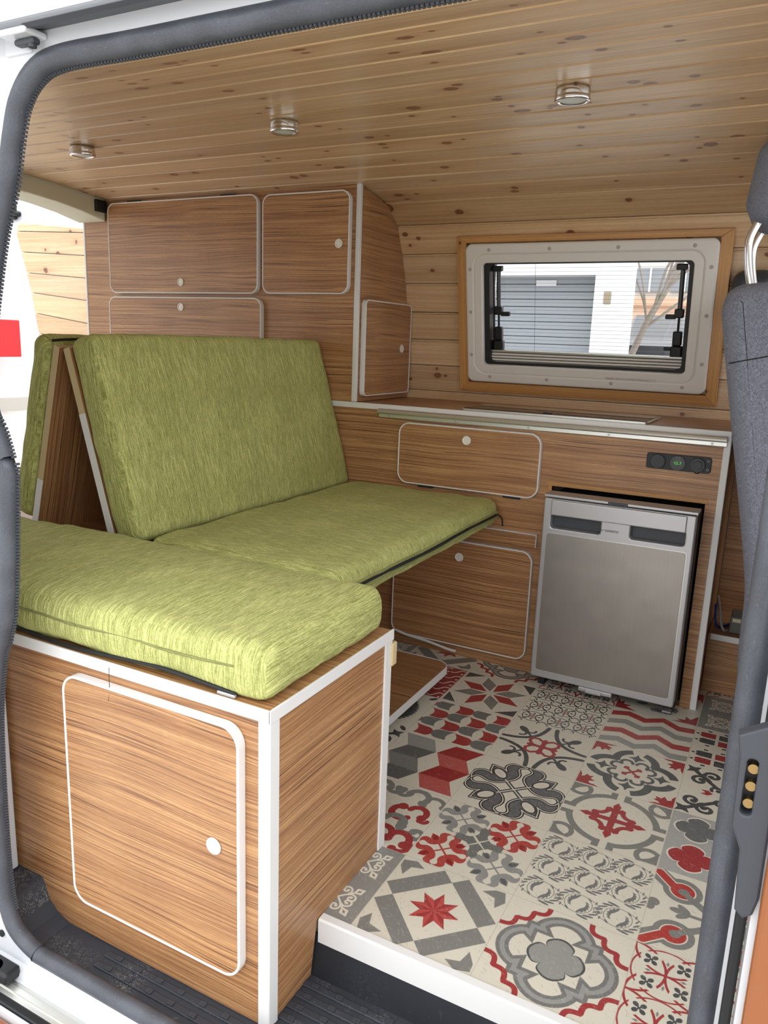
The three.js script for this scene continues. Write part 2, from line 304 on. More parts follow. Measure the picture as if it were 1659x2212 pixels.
      x.beginPath(); x.arc(0, 0, 0.82, 0, 7); stroke(GR, 0.13);
      four(() => { x.fillStyle = GR; x.fillRect(-0.2, -0.98, 0.4, 0.24); x.fillStyle = CR; x.fillRect(-0.07, -1, 0.14, 0.34); });
      four(() => { fillP([[-0.07, 0], [-0.06, -0.26], [-0.2, -0.34], [-0.12, -0.44], [-0.06, -0.4], [-0.08, -0.5], [0, -0.64], [0.08, -0.5], [0.06, -0.4], [0.12, -0.44], [0.2, -0.34], [0.06, -0.26], [0.07, 0]], RD); x.beginPath(); x.arc(0.34, -0.34, 0.2, Math.PI * 0.45, Math.PI * 1.05); stroke(RD, 0.1); });
      four(() => { x.beginPath(); x.arc(0.8, 0.8, 0.2, Math.PI * 0.75, Math.PI * 1.75); stroke(GR, 0.1); fillP([[0.98, 0.6], [0.98, 0.98], [0.6, 0.98], [0.8, 0.86], [0.86, 0.8]], GR); });
    },
    shield() {
      x.fillStyle = 'rgb(166,165,160)'; x.fillRect(-1, -1, 2, 2);
      for (const [b, c] of [[-0.52, 'rgb(104,105,104)'], [0.44, RD]]) for (const a of [-0.5, 0.5]) { x.save(); x.translate(a, b); x.scale(0.41, 0.41); fillP(clover(1.06), WH); fillP(clover(0.97), c); x.restore(); }
    },
    scales() {
      x.save(); pathP([[-0.98, -0.9], [0.98, -0.9], [0.98, 0.9], [-0.98, 0.9]]); x.clip();
      const sc = (a, b, m, c) => { x.save(); x.translate(a, b); x.scale(m, 1); x.beginPath(); x.moveTo(-0.3, -0.24); x.quadraticCurveTo(-0.12, -0.21, 0, -0.205); x.arc(0, 0, 0.205, -Math.PI / 2, Math.PI / 2); x.quadraticCurveTo(-0.12, 0.21, -0.22, 0.2); x.quadraticCurveTo(-0.1, -0.04, -0.3, -0.24); x.closePath(); x.fillStyle = c; x.fill(); x.restore(); };
      for (let i = -4; i < 5; i++) for (let j = -4; j < 5; j++) { const a = -0.12 + 0.49 * (i + j), b = 0.24 + 0.47 * (j - i); sc(a - 0.03, b, 1, RD); sc(a + 0.35, b - 0.03, -1, 'rgb(110,111,108)'); }
      x.restore();
    },
    curlcross() {
      four(() => { x.beginPath(); x.moveTo(-0.95, -0.1); x.bezierCurveTo(-0.4, -0.16, -0.16, -0.4, -0.1, -0.95); stroke(DK, 0.1); x.save(); x.translate(-0.52, -0.52); x.rotate(-Math.PI / 4); ell(0, -0.14, 0.09, 0.15, 0, DK); x.beginPath(); x.arc(-0.13, 0.0, 0.1, -0.6, 2.6); stroke(DK, 0.06); x.beginPath(); x.arc(0.13, 0.0, 0.1, 0.5, 3.8); stroke(DK, 0.06); x.beginPath(); x.moveTo(0, -0.1); x.lineTo(0, 0.24); stroke(DK, 0.06); x.restore(); });
      four(() => { x.save(); x.rotate(Math.PI / 4); x.beginPath(); x.moveTo(0, -0.03); x.lineTo(-0.15, -0.16); x.lineTo(-0.12, -0.36); x.lineTo(0, -0.44); x.lineTo(0.12, -0.36); x.lineTo(0.15, -0.16); x.closePath(); stroke(RD, 0.075); x.restore(); ell(0, -0.24, 0.07, 0.12, 0, RD); });
    },
    darkquat() {
      const D2 = 'rgb(84,86,84)';
      four(() => { x.lineCap = 'butt'; x.beginPath(); x.arc(0, -0.46, 0.42, -1.25, 0.25); x.strokeStyle = D2; x.lineWidth = 0.18; x.stroke(); x.beginPath(); x.arc(0.46, 0, 0.42, -1.85, -0.3); x.stroke(); });
      four(() => { x.save(); x.translate(0, -0.62); fillP(polar(8, () => 1).map(([a, b], i) => [a * (i % 2 ? 0.075 : 0.19), b * (i % 2 ? 0.075 : 0.19)]), D2); circ(0, 0, 0.09, D2); x.restore(); x.save(); x.rotate(Math.PI / 4); x.beginPath(); x.arc(-0.13, -0.36, 0.12, 2.4, 6.1); stroke(D2, 0.07); x.beginPath(); x.arc(0.13, -0.36, 0.12, 3.3, 7.0); stroke(D2, 0.07); x.restore(); });
      x.save(); x.rotate(Math.PI / 4); four(() => fillP([[-0.03, 0], [-0.03, -0.14], [-0.08, -0.2], [0, -0.26], [0.08, -0.2], [0.03, -0.14], [0.03, 0]], RD)); x.restore();
      four(() => fillP([[-0.98, -0.98], [-0.5, -0.98], [-0.64, -0.92], [-0.72, -0.92], [-0.68, -0.86], [-0.58, -0.82], [-0.64, -0.76], [-0.6, -0.68], [-0.72, -0.72], [-0.78, -0.62], [-0.84, -0.74], [-0.92, -0.7], [-0.92, -0.62], [-0.98, -0.5]], RD));
    },
    blackcurl() {
      four(() => { x.save(); x.translate(-0.82, -0.86); x.rotate(-Math.PI / 4); fillP(polar(8, () => 1).map(([a, b], i) => [a * (i % 2 ? 0.09 : 0.2), b * (i % 2 ? 0.09 : 0.2)]), DK); x.restore(); x.beginPath(); x.moveTo(-0.78, -0.8); x.lineTo(-0.3, -0.28); stroke(DK, 0.1); spiral(-0.66, -0.44, 0.2, -0.3, 1.1, -1, DK, 0.085); spiral(-0.42, -0.72, 0.2, 1.9, 1.1, 1, DK, 0.085); spiral(-0.28, -0.2, 0.14, 2.5, 0.8, 1, DK, 0.07); fillP([[-0.36, 0], [-0.46, -0.1], [-0.6, -0.08], [-0.5, 0], [-0.6, 0.08], [-0.46, 0.1]], RD); });
    },
    star8() {
      for (let i = 0; i < 8; i++) { const a = i * Math.PI / 4 + Math.PI / 8, c = i & 1 ? GR : RD, p = (k, q) => [Math.cos(a + k) * q, Math.sin(a + k) * q]; fillP([p(0, 0.12), p(-0.36, 0.54), p(0, 0.96), p(0.36, 0.54)], c); }
      four(() => fillP([[-0.95, -0.95], [-0.95, -0.6], [-0.46, -0.95]], DK));
    },
    lace() {
      for (let i = -1; i <= 1; i++) for (let j = -1; j <= 1; j++) {
        x.save(); x.translate(i * 0.64, j * 0.64); x.scale(0.32, 0.32); x.beginPath(); x.arc(0, 0, 0.8, 0, 7); stroke(DK, 0.075);
        four(() => { x.beginPath(); x.arc(0, -1, 0.75, 0.2, Math.PI - 0.2); stroke(DK, 0.075); ell(0.5, 0.5, 0.26, 0.09, Math.PI / 4, DK); fillP([[0, -0.34], [0.1, -0.5], [0, -0.66], [-0.1, -0.5]], DK); ell(0.92, 0.6, 0.12, 0.06, 0.3, DK); ell(0.6, 0.92, 0.06, 0.12, -0.3, DK); });
        circ(0, 0, 0.22, 'rgb(150,96,92)'); four(() => ell(0.1, 0.1, 0.08, 0.05, 0.8, CR)); x.restore();
      }
    },
    zigzag() {
      const zx = [-0.97, -0.58, -0.17, 0.24, 0.62, 0.98], zz = [0.04, -0.08, 0.06, -0.14, 0.06, 0.02];
      [[-0.7, 'rgb(166,66,64)'], [-0.22, 'rgb(148,147,142)'], [0.28, 'rgb(166,66,64)'], [0.76, 'rgb(148,147,142)']].forEach(([b, c]) => fillP(zx.map((q, i) => [q, b + zz[i] * 1.3 - 0.125]).concat(zx.map((q, i) => [q, b + zz[i] * 1.3 + 0.125]).reverse()), c));
    },
    domino() {
      for (let i = 0; i < 2; i++) for (let j = 0; j < 2; j++) {
        x.save(); x.translate(i - 0.5, j - 0.5); x.scale(0.45, 0.45 * (j ? -1 : 1));
        for (const [a, b, c] of [[-0.4, -0.36, RD], [0.4, -0.36, DK], [-0.4, 0.36, DK], [0.4, 0.36, RD]]) { fillP([[a - 0.32, b - 0.28], [a + 0.32, b - 0.28], [a + 0.32, b + 0.28], [a - 0.32, b + 0.28]], c); circ(a + 0.3 * Math.sign(a), b - 0.12, 0.14, c); circ(a + 0.3 * Math.sign(a), b + 0.12, 0.14, c); fillP([[a - 0.1, b + 0.42 * Math.sign(b)], [a + 0.1, b + 0.42 * Math.sign(b)], [a + 0.1, b + 0.56 * Math.sign(b)], [a - 0.1, b + 0.56 * Math.sign(b)]], DK); fillP([[a + 0.55 * Math.sign(a), b - 0.09], [a + 0.7 * Math.sign(a), b], [a + 0.55 * Math.sign(a), b + 0.09], [a + 0.46 * Math.sign(a), b]], DK); }
        x.restore();
      }
    },
    corner() {
      four(() => fillP([[-0.98, -0.98], [-0.4, -0.98], [-0.62, -0.9], [-0.5, -0.82], [-0.7, -0.8], [-0.7, -0.6], [-0.82, -0.72], [-0.98, -0.45]], RD));
      four(() => { fillP([[-0.12, -0.72], [0.12, -0.72], [0.18, -0.58], [0, -0.5], [-0.18, -0.58]], GR); fillP([[-0.5, 0.34], [-0.3, 0.3], [-0.24, 0.42], [-0.4, 0.5], [-0.56, 0.44]], GR); });
      fillP(clover(0.3), DK);
    },
    redlace() { x.fillStyle = 'rgb(150,52,54)'; x.fillRect(-0.98, -0.98, 1.96, 1.96); for (let i = -2; i <= 2; i++) for (let j = -2; j <= 2; j++) { x.beginPath(); x.moveTo(i * 0.4 - 0.2, j * 0.4 + 0.1); x.bezierCurveTo(i * 0.4, j * 0.4 + 0.2, i * 0.4 - 0.05, j * 0.4 - 0.2, i * 0.4 + 0.16, j * 0.4 - 0.1); stroke(WH, 0.04); circ(i * 0.4 + 0.12, j * 0.4 + 0.12, 0.035, WH); } },
    laurel() { for (let i = 0; i < 40; i++) { const a = i / 40 * 6.283; ell(Math.cos(a) * 0.6, Math.sin(a) * 0.6, 0.15, 0.04, a + 0.8, DK); ell(Math.cos(a) * 0.72, Math.sin(a) * 0.72, 0.13, 0.04, a - 0.9, DK); } four(() => { ell(0.2, 0.2, 0.12, 0.05, 0.8, DK); ell(0.88, 0.88, 0.12, 0.06, 0.8, DK); }); },
  };
  const map = [
    ['fleur', 'star', 'quat', 'circles', 'corner', 'fleur'],
    ['fleur', 'redlace', 'star8', 'lace', 'zigzag', 'domino'],
    ['domino', 'laurel', 'scales', 'curlcross', 'darkquat', 'blackcurl'],
    ['quat', 'blackcurl', 'cubes', 'dflower', 'redcross', 'shield'],
    ['leaf', 'scales', 'curls', 'flowers', 'leaf', 'chain'],
    ['star', 'cubes', 'fleur', 'star', 'quat', 'circles']];
  map.forEach((row, j) => row.forEach((k, i) => {
    x.save(); x.translate((i + 0.5) * K, (j + 0.5) * K); x.scale(K / 2, K / 2);
    x.beginPath(); x.rect(-1, -1, 2, 2); x.clip(); T[k](); x.restore();
    x.strokeStyle = 'rgba(190,184,168,0.9)'; x.lineWidth = 1.6; x.strokeRect(i * K, j * K, K, K);
  }));
  // worn print: the cream ground shows through in scratches and flecks
  for (let i = 0; i < 60000; i++) {
    const a = r() * N, b = r() * N, L = 2 + r() * r() * 16, an = 0.6 + (r() - 0.5) * 1.0; x.globalAlpha = 0.1 + 0.32 * r();
    x.strokeStyle = r() < 0.8 ? 'rgb(208,202,186)' : 'rgb(128,124,116)'; x.lineWidth = 0.6 + r() * 1.5; x.beginPath(); x.moveTo(a, b); x.lineTo(a + Math.cos(an) * L, b + Math.sin(an) * L); x.stroke();
  }
  x.globalAlpha = 1;
  const t = new THREE.CanvasTexture(cv); t.colorSpace = THREE.SRGBColorSpace; t.wrapS = t.wrapT = THREE.RepeatWrapping; return t;
})();

// ---------------------------------------------------------------- materials
const std = (o) => new THREE.MeshStandardMaterial(o), phy = (o) => new THREE.MeshPhysicalMaterial(o);
const M = {
  laminate: phy({ map: lamTex, roughness: 0.42, clearcoat: 0.15, clearcoatRoughness: 0.3 }),
  pine: phy({ map: pineTex, roughness: 0.42, clearcoat: 0.7, clearcoatRoughness: 0.26 }),
  trimPine: phy({ map: pineTex, color: '#ecd0a0', roughness: 0.45, clearcoat: 0.2, clearcoatRoughness: 0.35 }),
  plywood: std({ color: '#cdb98e', roughness: 0.8 }),
  white: std({ color: '#e4e3e1', roughness: 0.42 }),
  knob: std({ color: '#efeadf', roughness: 0.35 }),
  paint: phy({ color: '#d2d4d8', roughness: 0.3, clearcoat: 0.6, clearcoatRoughness: 0.1 }),
  orange: phy({ color: '#8c4a0c', roughness: 0.28, clearcoat: 0.8, clearcoatRoughness: 0.08 }),
  cream: std({ color: '#d6d5c0', roughness: 0.6 }),  // cream tint holds the bounced light painted into the roof bow
  fabric: phy({ map: fabricTex, bumpMap: fabricBump, bumpScale: 0.0012, roughness: 0.95, sheen: 0.35, sheenRoughness: 0.6, sheenColor: new THREE.Color('#d0cf9a') }),
  seat: phy({ map: greyFab, roughness: 0.95, sheen: 0.3, sheenColor: new THREE.Color('#aab0c0') }),
  black: std({ color: '#16171a', roughness: 0.5 }),
  zipper: std({ color: '#141416', roughness: 0.6 }),
  rubber: std({ map: rubberTex, roughness: 0.5 }),
  step: std({ map: plasticTex, roughness: 0.6 }),
  riser: std({ map: plasticTex, color: '#9a9ca6', roughness: 0.55 }),
  chrome: std({ color: '#e8e8ea', metalness: 1, roughness: 0.14 }),
  alu: std({ color: '#d8d8d2', metalness: 0.85, roughness: 0.36 }),
  silver: std({ color: '#b9b9bb', metalness: 0.55, roughness: 0.38 }),
  steel: phy({ map: brushTex, metalness: 1, roughness: 0.4, anisotropy: 0.5 }),
  dark: std({ color: '#3a3d44', roughness: 0.45 }),
  window: std({ color: '#e8e4de', roughness: 0.4 }),
  glass: phy({ color: '#ffffff', transmission: 1, thickness: 0, roughness: 0.02, ior: 1.45 }),
  frosted: std({ color: '#d7dad8', roughness: 0.35 }),
  concrete: std({ map: concreteTex, roughness: 0.9 }),
};
const vinyl = phy({ map: floorTex, roughness: 0.45, clearcoat: 0.12, clearcoatRoughness: 0.3 });

// ---------------------------------------------------------------- van shell
const CEIL = (z) => 1.414 - 0.155 * (z - 0.42) * (z - 0.42);
const WALL = [[0, -0.40], [0.742, -0.372], [0.905, -0.36], [1.052, -0.343], [1.148, -0.319], [1.205, -0.297], [1.301, -0.25], [1.345, -0.20], [1.364, -0.163]];
const wallZ = (y) => { for (let i = 1; i < WALL.length; i++) if (y <= WALL[i][0]) { const [a, b] = WALL[i - 1], [c, d] = WALL[i]; return b + (d - b) * (y - a) / (c - a); } return -0.163; };

{ // printed vinyl floor
  const g = box(-2.0, 1.7, -0.03, 0, -0.42, 1.143, 0);
  const p = g.attributes.position, uv = g.attributes.uv;
  for (let i = 0; i < p.count; i++) uv.setXY(i, (p.getX(i) - FX0) / (TS * 6), 1 - (p.getZ(i) - FZ0) / (TS * 6));
  solo('floor', g, vinyl, 'vinyl floor printed with grey, red and cream patchwork tiles', 'floor', null, 'structure');
}
// one board: groove, bevel, face; P0 -> P1 in (y, z), n points away from the room
function plankGeo(x0, x1, P0, P1, n, row, uo) {
  const w = Math.hypot(P1[0] - P0[0], P1[1] - P0[1]), e = [(P1[0] - P0[0]) / w, (P1[1] - P0[1]) / w];
  const prof = [[0.002, 0.012], [0.002, 0.005], [0.0068, 0.005], [0.0076, 0.0016], [0.0104, 0], [w - 0.0024, 0], [w, 0.0022], [w, 0.012]];
  const pos = [], uv = [], V = (s, t) => [P0[0] + e[0] * s + n[0] * t, P0[1] + e[1] * s + n[1] * t];
  const UV = (x, s) => [x / PINE[0] + uo, (row + 0.03 + 0.94 * s / w) / PR];
  for (let i = 0; i < prof.length - 1; i++) {
    const [s0, t0] = prof[i], [s1, t1] = prof[i + 1], A = V(s0, t0), B = V(s1, t1);
    for (const [x, q, s] of [[x0, A, s0], [x1, A, s0], [x1, B, s1], [x0, A, s0], [x1, B, s1], [x0, B, s1]]) { pos.push(x, q[0], q[1]); uv.push(...UV(x, s)); }
  }
  for (const x of [x0, x1]) for (const [a, b, c] of [[0, 1, 7], [1, 2, 7], [2, 4, 7], [4, 5, 7], [5, 6, 7]]) for (const k of [a, b, c]) { const [s, t] = prof[k], q = V(s, t); pos.push(x, q[0], q[1]); uv.push(...UV(x, s)); }
  const g = new THREE.BufferGeometry();
  g.setAttribute('position', new THREE.Float32BufferAttribute(pos, 3)); g.setAttribute('uv', new THREE.Float32BufferAttribute(uv, 2)); g.computeVertexNormals();
  return g;
}
{ // pine ceiling
  const c = thing('ceiling', 'arched ceiling of varnished knotty pine boards', 'ceiling', null, 'structure');
  const r = rng(40);
  for (let k = 0, z = -0.163; z < 1.33; k++, z += 0.0945) {
    const z1 = z + 0.0945, a = [CEIL(z), z], b = [CEIL(z1), z1], L = Math.hypot(b[0] - a[0], b[1] - a[1]);
    part('plank', plankGeo(-1.69, 0.95, a, b, [(b[1] - a[1]) / L, -(b[0] - a[0]) / L], k % PR, r()), M.pine, c);
  }
}
{ // far wall: pine boards, window hole left open
  const c = thing('wall_far', 'inner side wall clad with horizontal knotty pine boards', 'wall', null, 'structure');
  const r = rng(43), ys = [0.69, 0.778, 0.864, 0.95, 1.039, 1.13, 1.219, 1.303, 1.364];
  for (let k = 0; k < ys.length - 1; k++) {
    const a = [ys[k], wallZ(ys[k])], b = [ys[k + 1], wallZ(ys[k + 1])], L = Math.hypot(b[0] - a[0], b[1] - a[1]), n = [(b[1] - a[1]) / L, -(b[0] - a[0]) / L];
    const row = (k * 3 + 2) % PR;
    // groove belongs at the upper edge of each board here
    const put = (x0, x1) => part('plank', plankGeo(x0, x1, b, a, n, row, r()), M.pine, c);
    if (k >= 2 && k <= 5) { put(-1.79, -0.395); put(0.305, 0.86); } else put(-1.79, 0.86);
  }
}
// outer skin of the far side with the hole for the window, roof, near side, rear and cab
{
  const c = thing('wall_outer', 'white outer skin of the van beyond the window', 'van body', null, 'structure');
  const s = poly([[-2.0, -0.4], [0.75, -0.4], [0.75, 1.45], [-2.0, 1.45]]); s.holes.push(poly([[-0.375, 0.86], [0.275, 0.86], [0.275, 1.2], [-0.375, 1.2]], THREE.Path));
  part('side_skin', extrude(s, 0.012).translate(0, 0, -0.44), M.paint, c);
  part('cab_door_skin', box(0.75, 1.75, -0.4, 0.72, -0.44, -0.42, 0), M.paint, c);
  const f = thing('wall_front', 'white nose of the van below the windscreen', 'van body', null, 'structure');
  part('bulkhead', box(1.75, 1.8, -0.4, 0.78, -0.44, 1.4, 0), M.paint, f);
  part('dashboard', box(1.35, 1.74, 0.45, 0.76, -0.4, 1.36, 0.05, 3), M.dark, f);
  const rf = [];
  for (let k = 0; k <= 16; k++) { const z = -0.44 + k * (1.44 + 0.44 - 0.07) / 16; rf.push([z, CEIL(z) + 0.03]); }
  const top = rf.map(([z, y]) => [z, y + 0.012]).reverse();
  solo('roof_skin', alongX(rf.concat(top), -2.0, 1.4), M.paint, 'white curved roof of the van', 'roof', null, 'structure');
}
// header, cream with painted bounce light, over the rear opening and the half of the rear that is closed
{
  const pts = [];
  for (let k = 0; k <= 12; k++) { const z = 0.002 + k * 0.102; pts.push([z, CEIL(z) + 0.02]); }
  for (let k = 12; k >= 0; k--) { const z = 0.002 + k * 0.102; pts.push([z, CEIL(z) - 0.05 - 0.02 * Math.exp(-z * 6)]); }
  const hd = thing('trim_1', 'metal roof bow coloured cream for bounced light, across the rear end of the pine ceiling', 'roof bow', null, 'structure');
  part('bow', alongX(pts, -1.83, -1.693, 0.006), M.cream, hd);
  part('end_cap', box(-1.698, -1.682, 1.345, 1.385, 0.003, 0.05, 0.003), M.black, hd);
  const d = thing('door_1', 'open white rear door with a pine board panel left of the tall cabinet', 'door', null, 'structure');
  part('door_shell', extrude(poly([[-2.66, -0.35], [-2.03, -0.35], [-2.03, 1.405], [-2.29, 1.432], [-2.78, 1.472], [-2.80, 1.45], [-2.775, 1.3], [-2.735, 1.1], [-2.70, 0.9], [-2.665, 0.6]]), 0.03, 0.004).translate(0, 0, -0.476), M.paint, d);
  const L = [[-2.722, 1.410], [-2.738, 1.372], [-2.712, 1.28], [-2.682, 1.187], [-2.659, 1.098], [-2.642, 1.006], [-2.625, 0.915], [-2.606, 0.82], [-2.59, 0.73]], Rr = [1.371, 1.353, 1.257, 1.161, 1.065, 0.965, 0.865, 0.762, 0.66], r = rng(50);
  for (let k = 0; k < L.length - 1; k++) {
    const ext = (i) => Rr[i] + (Rr[i] - L[i][1]) / (-2.295 - L[i][0]) * 0.2, gp = 0.0035;
    const rr = k === 0 ? 0.012 : 0.004;
    const s2 = poly([[L[k + 1][0], L[k + 1][1] + gp], [-2.095, ext(k + 1) + gp], [-2.095, ext(k)], [L[k][0] + rr, L[k][1]], [L[k][0], L[k][1] - rr]]);
    const g = extrude(s2, 0.013, 0.002).translate(0, 0, -0.445), p = g.attributes.position, uv = new Float32Array(p.count * 2), uo = r();
    for (let i = 0; i < p.count; i++) { uv[i * 2] = p.getX(i) / PINE[0] + uo; uv[i * 2 + 1] = ((k * 3) % PR + 0.05 + 0.9 * clamp((p.getY(i) - L[k + 1][1] + 0.03) / 0.125)) / PR; }
    g.setAttribute('uv', new THREE.BufferAttribute(uv, 2));
    part('plank', g, M.pine, d);
  }
  part('latch', [box(-2.785, -2.735, 1.425, 1.50, -0.446, -0.42, 0.01, 2), cyl(0.012, 0.012, 0.03, -2.725, 1.45, -0.43, 'z', 12)], M.black, d);
}
// near side: white sheet with the sliding door opening
const OPEN = [[0.49, 1.256], [0.3, 1.256], [0.018, 1.256], [-0.15, 1.256], [-0.269, 1.2565], [-0.318, 1.246], [-0.351, 1.217], [-0.369, 1.175], [-0.385, 1.122], [-0.41, 1.066], [-0.43, 1.006], [-0.45, 0.93], [-0.46, 0.83], [-0.442, 0.79], [-0.429, 0.752], [-0.425, 0.73], [-0.445, 0.549], [-0.463, 0.484], [-0.482, 0.44], [-0.502, 0.332], [-0.51, 0.165], [-0.51, 0.043], [-0.501, -0.022], [-0.48, -0.054], [-0.434, -0.073], [-0.378, -0.075], [0.2, -0.075], [0.48, -0.075], [0.535, -0.06], [0.551, 0.0], [0.5525, 0.3], [0.5525, 0.9], [0.55, 1.18], [0.535, 1.24]];
const SEALZ = 1.38;
const openCurve = new THREE.CatmullRomCurve3(OPEN.map(([x, y]) => new THREE.Vector3(x, y, SEALZ)), true, 'catmullrom', 0.5);
{
  const c = thing('wall_near', 'white painted side of the van around the sliding door opening', 'van body', null, 'structure');
  const s = poly([[-2.0, -0.16], [0.575, -0.16], [0.575, 1.29], [-2.0, 1.29]]);
  s.holes.push(poly(openCurve.getPoints(240).map((p) => [p.x, p.y]), THREE.Path));
  part('side_skin', extrude(s, 0.02).translate(0, 0, 1.368), M.paint, c);
  part('pillar_lining', box(-0.75, -0.583, -0.02, 1.26, 1.2985, 1.366, 0.004), M.paint, c);
  part('side_lining', box(-1.98, -0.75, 0.0, 1.3, 1.3, 1.33, 0), M.paint, c);
  const z1 = CEIL(1.31);
  part('roof_rail_lining', box(-2.0, 0.75, 1.2765, z1 + 0.03, 1.349, 1.366, 0.004), M.paint, c);
  // gutter and upper door rail
  const gut = [[1.388, 1.289], [1.412, 1.281], [1.424, 1.283], [1.430, 1.292], [1.424, 1.304], [1.39, 1.345], [1.30, 1.40], [1.29, 1.385], [1.37, 1.33]];
  part('gutter', alongX(gut, -2.0, 0.75, 0.0), M.paint, c);
  part('gutter_shade_strip', tube([[-2.0, 1.2885, 1.4165], [-0.6, 1.2885, 1.4165], [0.75, 1.2885, 1.4165]], 0.0095, 12, 12), std({ color: '#8b8f96', roughness: 0.4 }), c);  // grey strip paints the shade and dark ground reflection under the white gutter
  part('shaded_door_rail', alongX([[1.386, 1.2915], [1.387, 1.284], [1.416, 1.2765], [1.421, 1.2795]], -0.29, 0.75), M.dark, c);  // dark colour paints the shadow inside the rail channel
  part('rail_bracket', [box(-0.335, -0.286, 1.272, 1.28, 1.388, 1.42, 0.003), box(-0.36, -0.312, 1.262, 1.285, 1.385, 1.392, 0.003)], M.paint, c);
  part('rail_stop', [box(-0.322, -0.288, 1.2645, 1.2715, 1.396, 1.408, 0.003), cyl(0.005, 0.005, 0.004, -0.296, 1.2635, 1.402, 'y', 14)], M.dark, c);
  // lower sill
  part('sill_ledge', alongX([[1.386, -0.1], [1.404, -0.102], [1.406, -0.112], [1.41, -0.113], [1.41, -0.2], [1.386, -0.2]], -1.6, 0.62), M.paint, c);
  part('sill_rail', alongX([[1.411, -0.112], [1.418, -0.1105], [1.426, -0.112], [1.427, -0.116], [1.434, -0.117], [1.434, -0.2], [1.411, -0.2]], -1.6, 0.62), M.alu, c);
  part('sill_gasket', box(-1.6, 0.62, -0.2, -0.116, 1.4345, 1.447, 0.002), M.black, c);
  part('sill_moulding', box(-1.6, 0.62, -0.2, -0.12, 1.4475, 1.4545, 0.002), M.paint, c);
  part('sill_skin', box(-1.6, 0.62, -0.5, -0.128, 1.455, 1.49, 0.01, 2), M.orange, c);
  part('roller_arm', [box(-0.56, -0.452, -0.11, -0.088, 1.40, 1.43, 0.006, 2), cyl(0.016, 0.016, 0.014, -0.49, -0.095, 1.425, 'y', 18), cyl(0.012, 0.012, 0.02, -0.475, -0.1, 1.418, 'z', 16)], M.black, c);
  part('bolt', cyl(0.006, 0.006, 0.004, -0.512, -0.062, 1.389, 'z', 16), M.black, c);
}
{ // front passenger door beside the opening
  const c = thing('cab_door', 'orange and white front door edge right of the sliding door opening', 'door');
  part('door_skin', box(0.582, 1.7, -0.4, 0.66, 1.448, 1.462, 0.005, 2), M.orange, c);
  part('upper_skin', box(0.582, 1.7, 0.661, 0.86, 1.446, 1.46, 0.005, 2), M.paint, c);
  part('door_edge', alongX([[1.40, -0.4], [1.447, -0.4], [1.447, 0.86], [1.40, 0.86]], 0.577, 0.62), M.paint, c);
  part('gap_strip', box(0.5665, 0.576, -0.2, 1.2, 1.392, 1.41, 0.003), M.black, c);  // black strip drawn for the dark gap line beside the seal
}
{ // rubber seal running round the opening, with its toothed lip
  const c = thing('door_seal', 'dark grey rubber seal framing the sliding door opening', 'seal');
  const g = new THREE.TubeGeometry(openCurve, 420, 0.0132, 14, true);
  const uv = g.attributes.uv; for (let i = 0; i < uv.count; i++) uv.setXY(i, uv.getX(i) * 14, uv.getY(i) * 0.5);
  part('seal_bulb', g, M.rubber, c);
  const N = 900, teeth = [], pt = openCurve.getSpacedPoints(N), flat = [];
  const unit = new THREE.BoxGeometry(0.0032, 0.0045, 0.006);
  let cx = 0.05, cy = 0.58;
  for (let i = 0; i < N; i++) {
    const p = pt[i], q = pt[i + 1]; if (p.x > 0.5 || p.y < -0.02) continue; const t = Math.atan2(q.y - p.y, q.x - p.x), nx = -Math.sin(t), ny = Math.cos(t), sg = (cx - p.x) * nx + (cy - p.y) * ny > 0 ? 1 : -1;
    const m = new THREE.Matrix4().makeRotationZ(t).setPosition(p.x + nx * sg * 0.0125, p.y + ny * sg * 0.0125, SEALZ - 0.006);
    teeth.push(unit.clone().applyMatrix4(m));
  }
  const lip = part('lip_teeth', teeth, M.rubber, c); lip.userData.kind = 'stuff';
}
{ // moulded step well
  const c = thing('step_well', 'scuffed black plastic step well below the bench', 'step', null, 'structure');
  part('tread', grainUV(box(-0.47, 0.56, -0.13, -0.094, 1.15, 1.375, 0.002), 'x', 0.5, 0.5), M.step, c);
  part('rising_end', grainUV(alongZ([[-0.64, -0.022], [-0.534, -0.022], [-0.527, -0.024], [-0.521, -0.04], [-0.511, -0.064], [-0.491, -0.081], [-0.464, -0.091], [-0.40, -0.0945], [-0.40, -0.13], [-0.64, -0.13]], 1.19, 1.377), 'z', 0.5, 0.5), M.step, c);
  part('riser', grainUV(alongX([[1.148, -0.03], [1.154, -0.03], [1.172, -0.094], [1.172, -0.12], [1.148, -0.12]], -0.6, 0.56), 'x', 0.6, 0.6), M.riser, c);
  part('front_lip', grainUV(alongX([[1.352, -0.095], [1.358, -0.088], [1.366, -0.072], [1.376, -0.066], [1.376, -0.1]], -0.46, 0.56), 'x', 0.5, 0.5), M.step, c);
  for (let k = 0; k < 7; k++) part('tread_rib', grainUV(box(-0.355, 0.55, -0.0945, -0.0905, 1.186 + k * 0.0235, 1.1985 + k * 0.0235, 0.0018, 2), 'x', 0.5, 0.5), M.step, c);
  const studs = []; for (let i = 0; i < 20; i++) for (let k = 0; k < 7; k++) studs.push(box(-0.33 + i * 0.045, -0.318 + i * 0.045, -0.0915, -0.0888, 1.188 + k * 0.0235, 1.1965 + k * 0.0235, 0));
  const st = part('tread_studs', studs, M.step, c); st.userData.kind = 'stuff';
  solo('trim_2', [alongX([[1.1405, 0.0], [1.1405, 0.0035], [1.154, 0.0035], [1.157, 0.0005], [1.157, -0.0415], [1.154, -0.0415], [1.154, 0.0]], -0.0285, 0.56)], M.white, 'white plastic edge strip along the front of the tiled floor', 'edge strip', null, 'structure');
}
